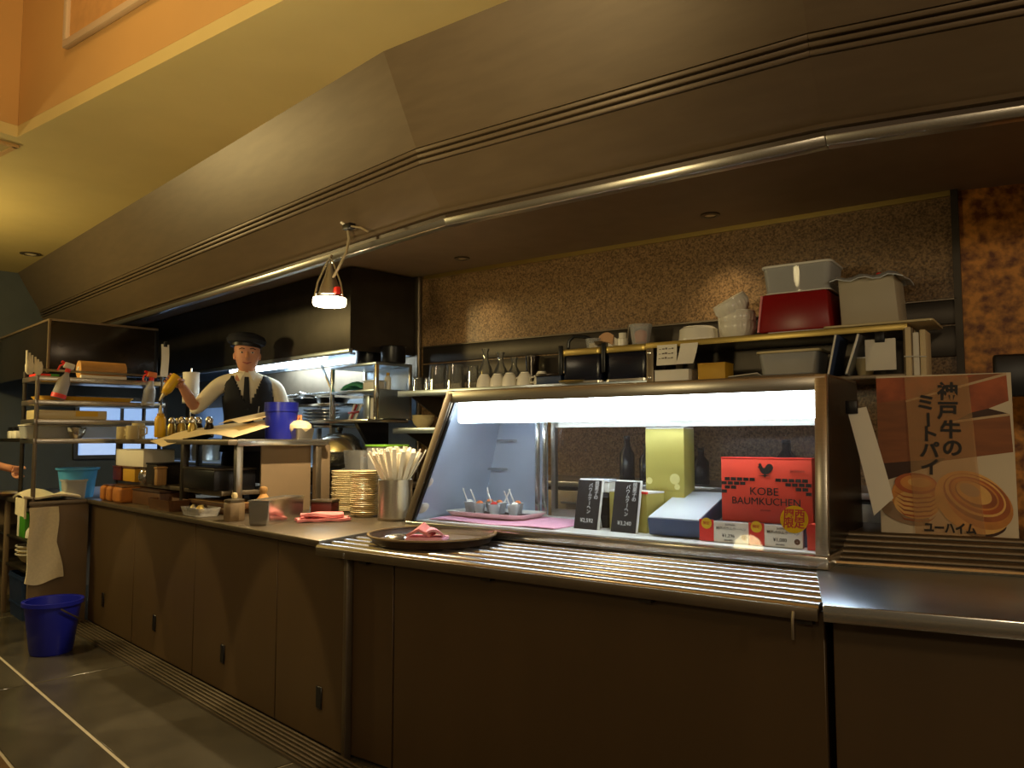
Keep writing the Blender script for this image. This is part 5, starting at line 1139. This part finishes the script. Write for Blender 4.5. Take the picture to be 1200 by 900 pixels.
for k in range(5):
    t = thing('steel_platter', ['lowest', 'second lowest', 'middle', 'second highest', 'topmost'][k] + ' oval steel platter stacked on the pan shelf', 'platter', L, -2.47, 1.38, 1.3415 + k * 0.024, group='oval platters on the pan shelf')
    part('platter_body', G().lathe([(0.10, 0.0), (0.155, 0.018), (0.16, 0.021), (0.10, 0.005)], 32, sx=1.15, sy=0.8), 'steel_bright', t)
    part('rim', G().lathe([(0.155, 0.017), (0.163, 0.019), (0.163, 0.0225), (0.155, 0.021)], 32, sx=1.15, sy=0.8), 'steel_bright', t)
t = thing('bain_marie', 'shiny domed steel well behind the pass shelf', 'container', L, -2.05, 1.28, 1.0405)
part('well', G().lathe([(0.20, 0.0), (0.22, 0.02), (0.22, 0.10), (0.235, 0.105), (0.235, 0.115)], 36, sx=1.1, sy=0.6), 'steel_bright', t)
part('dome', G().lathe([(0.225, 0.115), (0.19, 0.19), (0.11, 0.235), (0.02, 0.25)], 36, sx=1.1, sy=0.6), 'steel_bright', t)
part('knob', G().lathe([(0.01, 0.25), (0.022, 0.265), (0.018, 0.285), (0.003, 0.288)], 12), 'black_plastic', t)
# wall cabinet of open steel shelves
oc = thing('steel_cabinet', 'open two-tier steel cabinet lit cold white, right of the pans', 'cabinet', L, -1.86, 1.25, 1.37)
part('top', box(-0.28, 0.28, 0.0, 0.30, 0.365, 0.385), 'steel_cool', oc, 0.003)
for uu in (-0.27, 0.27): part('front_post', box(uu - 0.014, uu + 0.014, 0.0, 0.025, 0.0, 0.37), 'steel_bright', oc, 0.002)
for uu in (-0.27, 0.27): part('back_post', box(uu - 0.012, uu + 0.012, 0.28, 0.30, 0.0, 0.37), 'steel', oc, 0.002)
part('shelf_board', box(-0.27, 0.27, 0.0, 0.30, 0.185, 0.205), 'steel_cool', oc, 0.003)
part('side_plate', box(0.275, 0.282, 0.03, 0.28, 0.01, 0.19), 'steel_cool', oc)
part('bottom_tray', box(-0.50, 0.27, -0.05, 0.28, -0.02, 0.005), 'steel_bright', oc, 0.005)
part('back_plate', box(-0.27, 0.27, 0.29, 0.298, 0.0, 0.365), 'steel_cool', oc)
part('leg_bracket', G().prism([(0.0, 0.0), (0.26, 0.0), (0.26, -0.30), (0.20, -0.30)], -0.02, 0.02).xf(Matrix(((0, 0, 1, 0.05), (1, 0, 0, 0), (0, 1, 0, -0.02), (0, 0, 0, 1)))), 'black_metal', oc)
OZ = 1.37
t = thing('green_cloth', 'folded green cloth on the middle shelf of the steel cabinet', 'cloth', L, -1.88, 1.33, OZ + 0.206)
part('cloth_fold', G().sheet(10, 6, lambda i, j: (-0.13 + 0.24 * i, -0.06 + 0.12 * j, 0.02 + 0.035 * math.sin(PI * i) * (0.6 + 0.4 * math.sin(5 * j))), 0.02), 'cloth_green', t)
part('loose_corner', G().sheet(5, 4, lambda i, j: (-0.14 + 0.08 * i, -0.07 + 0.05 * j, 0.01 + 0.012 * i), 0.01), 'cloth_green', t)
boxthing('white_tub', 'low white tub beside the green cloth', 'tub', L, -1.70, 1.32, OZ + 0.206, 0.13, 0.09, 0.05, 'white_plastic', 'lid_film')
t = thing('white_bottle', 'small white bottle standing behind the white tub', 'bottle', L, -1.68, 1.42, OZ + 0.206)
part('bottle_body', G().lathe([(0.022, 0), (0.024, 0.08), (0.012, 0.10)], 14), 'white_plastic', t)
part('cap', G().lathe([(0.012, 0.098), (0.012, 0.12)], 10), 'yellow_box', t)
for i in range(3):
    boxthing('upright_box', ['pale blue box upright on the cabinet floor, left', 'pale blue box upright on the cabinet floor, middle', 'pale blue box upright on the cabinet floor, right'][i], 'box', L, -1.82 + 0.085 * i, 1.42, OZ + 0.0055, 0.07, 0.16, 0.165 - 0.02 * (i % 2), 'steel_cool' if i != 1 else 'white_plastic', 'white_plastic', 'upright boxes in the steel cabinet', lid=0.003)
t = thing('whisk_bundle', 'bundle of pale tools with a dark red grip in the cabinet', 'tools', L, -2.0, 1.34, OZ + 0.0055)
for k in range(4): part('tool', G().tube([(-0.03 + 0.025 * k, 0, 0.0), (0.01 + 0.03 * k, 0.02, 0.11)], 0.007, 6), ['white_plastic', 'red_plastic', 'steel_bright', 'white_plastic'][k], t)
part('tie', G().tube([(-0.02, -0.01, 0.05), (0.09, 0.0, 0.055)], 0.008, 6), 'red_plastic', t)
for i, (uu, r_) in enumerate(((-1.90, 0.10), (-1.62, 0.085))):
    t = thing('black_pot', ['larger black pot on top of the steel cabinet', 'smaller black pot on the cabinet top, right end'][i], 'pot', L, uu, 1.42, OZ + 0.3855, group='black pots on the steel cabinet')
    part('pot_wall', G().lathe([(r_ * .95, 0), (r_, 0.01), (r_, 0.11), (r_ * 1.05, 0.115), (r_ * .95, 0.115), (r_ * .92, 0.012)], 24), 'black_metal', t)
    part('handle', G().tube([(-r_, 0, 0.095), (-r_ - 0.14, 0, 0.11)], 0.009, 6), 'black_metal', t)
# back side of the worktop, between pass stand and case
t = thing('prep_bench', 'low steel prep bench behind the plate stacks', 'bench', L, -1.38, 1.13, 0.25)
part('bench_body', box(-0.22, 0.30, -0.10, 0.10, 0.0, 0.70), 'steel_dark', t)
part('bench_top', box(-0.24, 0.32, -0.12, 0.12, 0.70, 0.73), 'steel', t, 0.004)
BZ2 = 0.9805
t = thing('clear_ice_tub', 'clear tub of ice behind the cream plates', 'tub', L, -1.50, 1.12, BZ2)
part('tub_wall', tray_shell(0.11, 0.10, 0.02, 0.19, 0.004, 0.015), 'plastic_clear', t)
part('ice', G().prism(rrect(0.09, 0.08, 0.02), 0.01, 0.15), 'lid_film', t, 0.02)
part('scoop', G().tube([(0.02, -0.02, 0.14), (0.10, -0.02, 0.22)], 0.010, 6), 'steel_dull', t)
t = thing('green_lidded_tub', 'tall pale tub with a lime green lid behind the plates', 'tub', L, -1.26, 1.12, BZ2)
part('tub_wall', tray_shell(0.10, 0.09, 0.015, 0.215, 0.004, 0.01), 'plastic_frost', t)
part('contents', G().prism(rrect(0.085, 0.075, 0.012), 0.008, 0.15), 'kraft', t)
part('lid', G().prism(rrect(0.108, 0.098, 0.018), 0.215, 0.228), 'green_lid', t, 0.003)
t = thing('carrot_bowl', 'small bowl of orange and white garnish above the straws', 'bowl', L, -1.12, 1.16, BZ2)
part('bowl_shell', G().lathe([(0.04, 0.0), (0.075, 0.12), (0.078, 0.124), (0.07, 0.12), (0.035, 0.01)], 20), 'plastic_frost', t)
part('garnish', G().lathe([(0.055, 0.09), (0.06, 0.13), (0.03, 0.155), (0.004, 0.16)], 9, rib=0.1, nrib=4), 'orange_food', t)
part('white_bits', G().lathe([(0.02, 0.14), (0.03, 0.155), (0.004, 0.175)], 7, (0.03, -0.02, 0)), 'paper', t)

# ================================================================ PEOPLE
def skin_mesh(name, verts, edges, radii, root, m, parent, sub=2):
    me = bpy.data.meshes.new(name); me.from_pydata(verts, edges, [])
    o = bpy.data.objects.new(name, me); COL.objects.link(o)
    o.modifiers.new('skin', 'SKIN'); sd = o.modifiers.new('sub', 'SUBSURF'); sd.levels = sub; sd.render_levels = sub
    lay_ = me.skin_vertices[0].data
    for i, r in enumerate(radii):
        lay_[i].radius = r if isinstance(r, tuple) else (r, r); lay_[i].use_root = (i == root)
    o.modifiers['skin'].use_smooth_shade = True
    bpy.context.view_layer.update()
    out = bpy.data.meshes.new_from_object(o.evaluated_get(bpy.context.evaluated_depsgraph_get()))
    bpy.data.objects.remove(o); out.name = name; out.materials.clear()
    out.polygons.foreach_set('use_smooth', [True] * len(out.polygons))
    return link(name, out, m, parent)
class Skel:
    def __init__(s): s.v = []; s.e = []; s.r = []
    def add(s, p, r, par=None):
        s.v.append(tuple(p)); s.r.append(r)
        if par is not None: s.e.append((par, len(s.v) - 1))
        return len(s.v) - 1
    def chain(s, par, pts, rs):
        for p, r in zip(pts, rs): par = s.add(p, r, par)
        return par
def person(label, loc, rot, armR, armL, hands, sleeveR, vest_m, shirt_m, beret=True, hat_tilt=0.08, lean=0.0):
    # local axes: -y is where the figure faces, x to the viewer's right, z up from the floor
    t = bpy.data.objects.new('person', None); COL.objects.link(t); t.location = loc; t.rotation_euler = (0, 0, rot); tag(t, label, 'person')
    k = Skel()
    pel = k.add((0.02, 0.0, 0.93), (0.125, 0.085))
    wa = k.add((0.02, 0.0, 1.08), (0.115, 0.08), pel)
    ch = k.add((0.02, 0.0, 1.26), (0.135, 0.09), wa)
    uc = k.add((0.01, 0.0, 1.38), (0.11, 0.07), ch)
    nb_ = k.add((0.0, -0.005, 1.455), 0.06, uc)
    nk = k.add((0.0, -0.012, 1.480), 0.054, nb_)
    h1 = k.add((0.0, -0.040, 1.522), (0.066, 0.074), nk)
    h2 = k.add((0.0, -0.026, 1.595), (0.084, 0.096), h1)
    h3 = k.add((0.0, -0.010, 1.668), (0.086, 0.104), h2)
    k.add((0.0, 0.0, 1.735), (0.058, 0.068), h3)
    ends = []
    for (s_, arm, hd) in ((-1, armR, hands[0]), (1, armL, hands[1])):
        sh_, el_, wr_ = arm
        a = k.chain(uc, [(s_ * 0.11, 0.0, 1.405), sh_, [(sh_[q] + el_[q]) / 2 for q in range(3)], el_, [(el_[q] + wr_[q]) / 2 for q in range(3)], wr_], [0.07, 0.058, 0.047, 0.040, 0.040, 0.027])
        # hand: palm, four fingers and a thumb curling about an axis
        wv_ = Vector(wr_); ax = Vector(hd['axis']).normalized(); bc_ = Vector(hd['centre']); R_ = hd['r']
        d = (wv_ - bc_); d = (d - ax * d.dot(ax)).normalized(); e2 = ax.cross(d) * hd.get('side', 1)
        pc = bc_ + d * (R_ + 0.016)
        pa = k.add(tuple(wv_.lerp(pc, 0.55)), (0.030, 0.020), a); pm = k.add(tuple(pc), (0.032, 0.018), pa)
        for f in range(4):
            off = (f - 1.5) * 0.021; L_ = (0.92, 1.0, 0.96, 0.8)[f]
            pts = []
            for q, ph in enumerate((38, 82, 124, 156)):
                an = math.radians(ph * L_); rr = R_ + 0.010
                pts.append(tuple(bc_ + ax * off + (d * math.cos(an) + e2 * math.sin(an)) * rr))
            k.chain(pm, pts, [0.0105, 0.0095, 0.0088, 0.0075])
        pts = []
        for ph in (40, 80, 112):
            an = math.radians(-ph); pts.append(tuple(bc_ - ax * (0.045 - ph * 0.0002) * -1 + (d * math.cos(an) + e2 * math.sin(an)) * (R_ + 0.011)))
        k.chain(pa, pts, [0.0125, 0.011, 0.009])
    for s_ in (-1, 1):
        k.chain(pel, [(0.02 + s_ * 0.09, 0.0, 0.86), (0.02 + s_ * 0.10, -0.01, 0.48), (0.02 + s_ * 0.10, 0.02, 0.10), (0.02 + s_ * 0.11, -0.05, 0.045), (0.02 + s_ * 0.115, -0.14, 0.035)], [(0.095, 0.10), 0.062, 0.045, 0.04, 0.035])
    skin_mesh('body', k.v, k.e, k.r, 0, 'skin', t, 2)
    # shirt with sleeves
    k = Skel()
    pel = k.add((0.02, 0.0, 0.86), (0.192, 0.142)); wa = k.add((0.02, 0.0, 1.08), (0.145, 0.105), pel); ch = k.add((0.02, 0.0, 1.26), (0.165, 0.115), wa)
    uc = k.add((0.01, 0.0, 1.38), (0.14, 0.095), ch); k.add((0.0, -0.002, 1.462), 0.066, uc)
    for (s_, arm, cut) in ((-1, armR, sleeveR), (1, armL, max(0.55, sleeveR))):
        sh_, el_, wr_ = [Vector(q) for q in arm]
        k.chain(uc, [(s_ * 0.11, 0.0, 1.405), tuple(sh_), tuple(sh_.lerp(el_, .5)), tuple(el_), tuple(el_.lerp(wr_, cut))], [0.076, 0.066, 0.060, 0.056, 0.054])
    skin_mesh('shirt', k.v, k.e, k.r, 0, shirt_m, t, 2)
    k = Skel()
    tw = k.add((0.02, 0.0, 1.02), (0.160, 0.120)); pel = k.add((0.02, 0.0, 0.93), (0.186, 0.140), tw)
    for s_ in (-1, 1): k.chain(pel, [(0.02 + s_ * 0.09, 0.0, 0.84), (0.02 + s_ * 0.10, -0.005, 0.48), (0.02 + s_ * 0.10, 0.015, 0.10)], [(0.105, 0.11), 0.078, 0.066])
    skin_mesh('trousers', k.v, k.e, k.r, 0, 'trousers_black', t, 1)
    for s_ in (-1, 1):
        part('shoe', G().lathe([(0.04, 0.0), (0.048, 0.012), (0.046, 0.05), (0.03, 0.075), (0.01, 0.08)], 16, (0.02 + s_ * 0.11, -0.06, 0), 1.0, 2.6), 'black_plastic', t)
    if vest_m:
        rings = [(0.90, .190, .150), (0.97, .180, .140), (1.06, .162, .122), (1.16, .166, .124), (1.26, .180, .130), (1.34, .184, .124), (1.40, .170, .112), (1.445, .135, .095)]
        fine = []
        for a_, b_ in zip(rings[:-1], rings[1:]):
            fine += [tuple(a_[c] + (b_[c] - a_[c]) * q / 6 for c in range(3)) for q in range(6)]
        rings = fine + [rings[-1]]
        n = 96; vs = []; fs = []
        for (z, rx_, ry_) in rings:
            for q in range(n):
                a = 2 * PI * q / n; ca, sa_ = math.cos(a), math.sin(a); ex = 0.75
                vs.append((0.015 + rx_ * math.copysign(abs(ca) ** ex, ca), ry_ * math.copysign(abs(sa_) ** ex, sa_), z))
        for j in range(len(rings) - 1):
            for q in range(n):
                f = (j * n + q, j * n + (q + 1) % n, (j + 1) * n + (q + 1) % n, (j + 1) * n + q)
                c_ = sum((Vector(vs[i]) for i in f), Vector()) / 4
                if c_.y < 0 and c_.z > 1.24 and abs(c_.x - 0.012) < 0.006 + (c_.z - 1.22) * 0.44: continue
                if c_.z > 1.30 and abs(c_.x - 0.015) > 0.162: continue
                fs.append(f)
        g = G().add(vs, fs)
        me = g.mesh('vest'); vo = link('vest', me, vest_m, t)
        so = vo.modifiers.new('solid', 'SOLIDIFY'); so.thickness = 0.010
        part('tie', G().hexa([(-0.016, -0.112, 1.435), (0.016, -0.112, 1.435), (0.012, -0.104, 1.435), (-0.012, -0.104, 1.435)], [(-0.024, -0.134, 1.20), (0.030, -0.134, 1.20), (0.026, -0.126, 1.20), (-0.020, -0.126, 1.20)]), vest_m, t, 0.003)
        for s_ in (-1, 1):
            part('collar', G().hexa([(s_ * 0.005, -0.070, 1.490), (s_ * 0.06, -0.03, 1.505), (s_ * 0.07, -0.055, 1.46), (s_ * 0.045, -0.108, 1.405)], [(s_ * 0.005, -0.062, 1.490), (s_ * 0.055, -0.02, 1.505), (s_ * 0.065, -0.045, 1.46), (s_ * 0.042, -0.098, 1.405)]), shirt_m, t, 0.002)
        part('name_tag', box(0.055, 0.115, -0.142, -0.134, 1.115, 1.145), 'paper', t, 0.002)
        part('pen', G().tube([(0.082, -0.140, 1.17), (0.088, -0.140, 1.225)], 0.004, 6), 'steel_bright', t)
        for zz in (1.03, 1.12, 1.20): part('button', G().lathe([(0.001, 0), (0.007, 0.001), (0.006, 0.003)], 10).xf(Matrix.Translation((0.012, -0.134, zz)) @ Matrix.Rotation(PI / 2, 4, 'X')), 'black_plastic', t)
    # face and hair
    for s_ in (-1, 1):
        part('eye', G().lathe([(0.001, -0.006), (0.008, -0.004), (0.012, 0.0), (0.008, 0.004), (0.001, 0.006)], 12, sy=0.5).xf(Matrix.Translation((s_ * 0.036, -0.111, 1.610))), 'eye_white', t)
        part('pupil', G().lathe([(0.001, 0.0), (0.006, 0.0), (0.006, 0.003), (0.001, 0.004)], 10).xf(Matrix.Translation((s_ * 0.036, -0.1160, 1.610)) @ Matrix.Rotation(PI / 2, 4, 'X')), 'hair', t)
        part('eyebrow', G().tube([(s_ * 0.018, -0.117, 1.636), (s_ * 0.038, -0.115, 1.641), (s_ * 0.056, -0.102, 1.633)], 0.0032, 6), 'hair', t)
    part('nose', G().tube([(0, -0.096, 1.618), (0, -0.116, 1.592), (0, -0.130, 1.574), (0, -0.112, 1.562)], [0.008, 0.013, 0.017, 0.012], 10), 'skin', t)
    for s_ in (-1, 1):
        part('ear', G().lathe([(0.002, -0.028), (0.016, -0.022), (0.021, 0.0), (0.019, 0.016), (0.003, 0.028)], 12, (s_ * 0.086, -0.004, 1.592), 0.55, 0.8), 'skin', t)
    part('mouth', G().tube([(-0.030, -0.100, 1.541), (0.0, -0.112, 1.531), (0.030, -0.100, 1.541)], [0.003, 0.007, 0.003], 8), 'lips', t)
    part('hair', G().lathe([(0.088, 1.575), (0.100, 1.63), (0.102, 1.69), (0.085, 1.745), (0.02, 1.765)], 24, (0, 0.028, 0), 0.95, 0.95), 'hair', t)
    if beret:
        b = part('beret', G().lathe([(0.094, 0.0), (0.102, 0.010), (0.130, 0.024), (0.140, 0.050), (0.126, 0.078), (0.075, 0.100), (0.005, 0.108)], 32, sx=1.0, sy=0.95), 'vest_navy', t, loc=(-0.010, 0.0, 1.660), rot=(-0.05, hat_tilt, 0))
        part('beret_band', G().lathe([(0.104, -0.006), (0.108, -0.004), (0.108, 0.016), (0.102, 0.018)], 32, sx=1.0, sy=1.04), 'black_plastic', b)
    return t
BA = Vector((-0.52, -0.08, -0.85)).normalized()
cook_rot = 0.333
cook_loc = Vector((-1.934, 5.581, 0.25))
BC = Vector((-0.470, -0.230, 1.385))
person('smiling cook in a dark beret, white shirt and dark vest, squeezing a yellow bottle', cook_loc, cook_rot,
       ((-0.185, 0.0, 1.385), (-0.335, -0.06, 1.20), (-0.425, -0.17, 1.365)), ((0.205, 0.0, 1.375), (0.285, -0.04, 1.12), (0.20, -0.20, 1.03)),
       ({'axis': tuple(-BA), 'centre': tuple(BC), 'r': 0.034, 'side': 1}, {'axis': (1, 0, 0), 'centre': (0.19, -0.255, 0.985), 'r': 0.02, 'side': 1}), 0.12, 'vest_navy', 'shirt_white')
rm = Matrix.Rotation(cook_rot, 3, 'Z')
bdir = rm @ BA
squeeze(L, 0, 0, 0, 'yellow squeeze bottle gripped in the raised hand of the cook', bdir.to_track_quat('Z', 'Y'), cook_loc + rm @ (BC - BA * 0.045))
person('person in black sleeves at the left edge reaching a hand over a plate', Vector((-3.96, 5.55, 0.0)), PI / 2 - 0.1,
       ((-0.19, 0.0, 1.385), (-0.22, -0.20, 1.15), (-0.10, -0.40, 1.045)), ((0.205, 0.0, 1.375), (0.285, 0.06, 1.12), (0.27, 0.04, 0.88)),
       ({'axis': (1, 0, 0.1), 'centre': (-0.06, -0.505, 1.005), 'r': 0.022, 'side': -1}, {'axis': (0, 1, 0), 'centre': (0.27, 0.03, 0.80), 'r': 0.02, 'side': 1}), 0.86, None, 'vest_navy', beret=False)
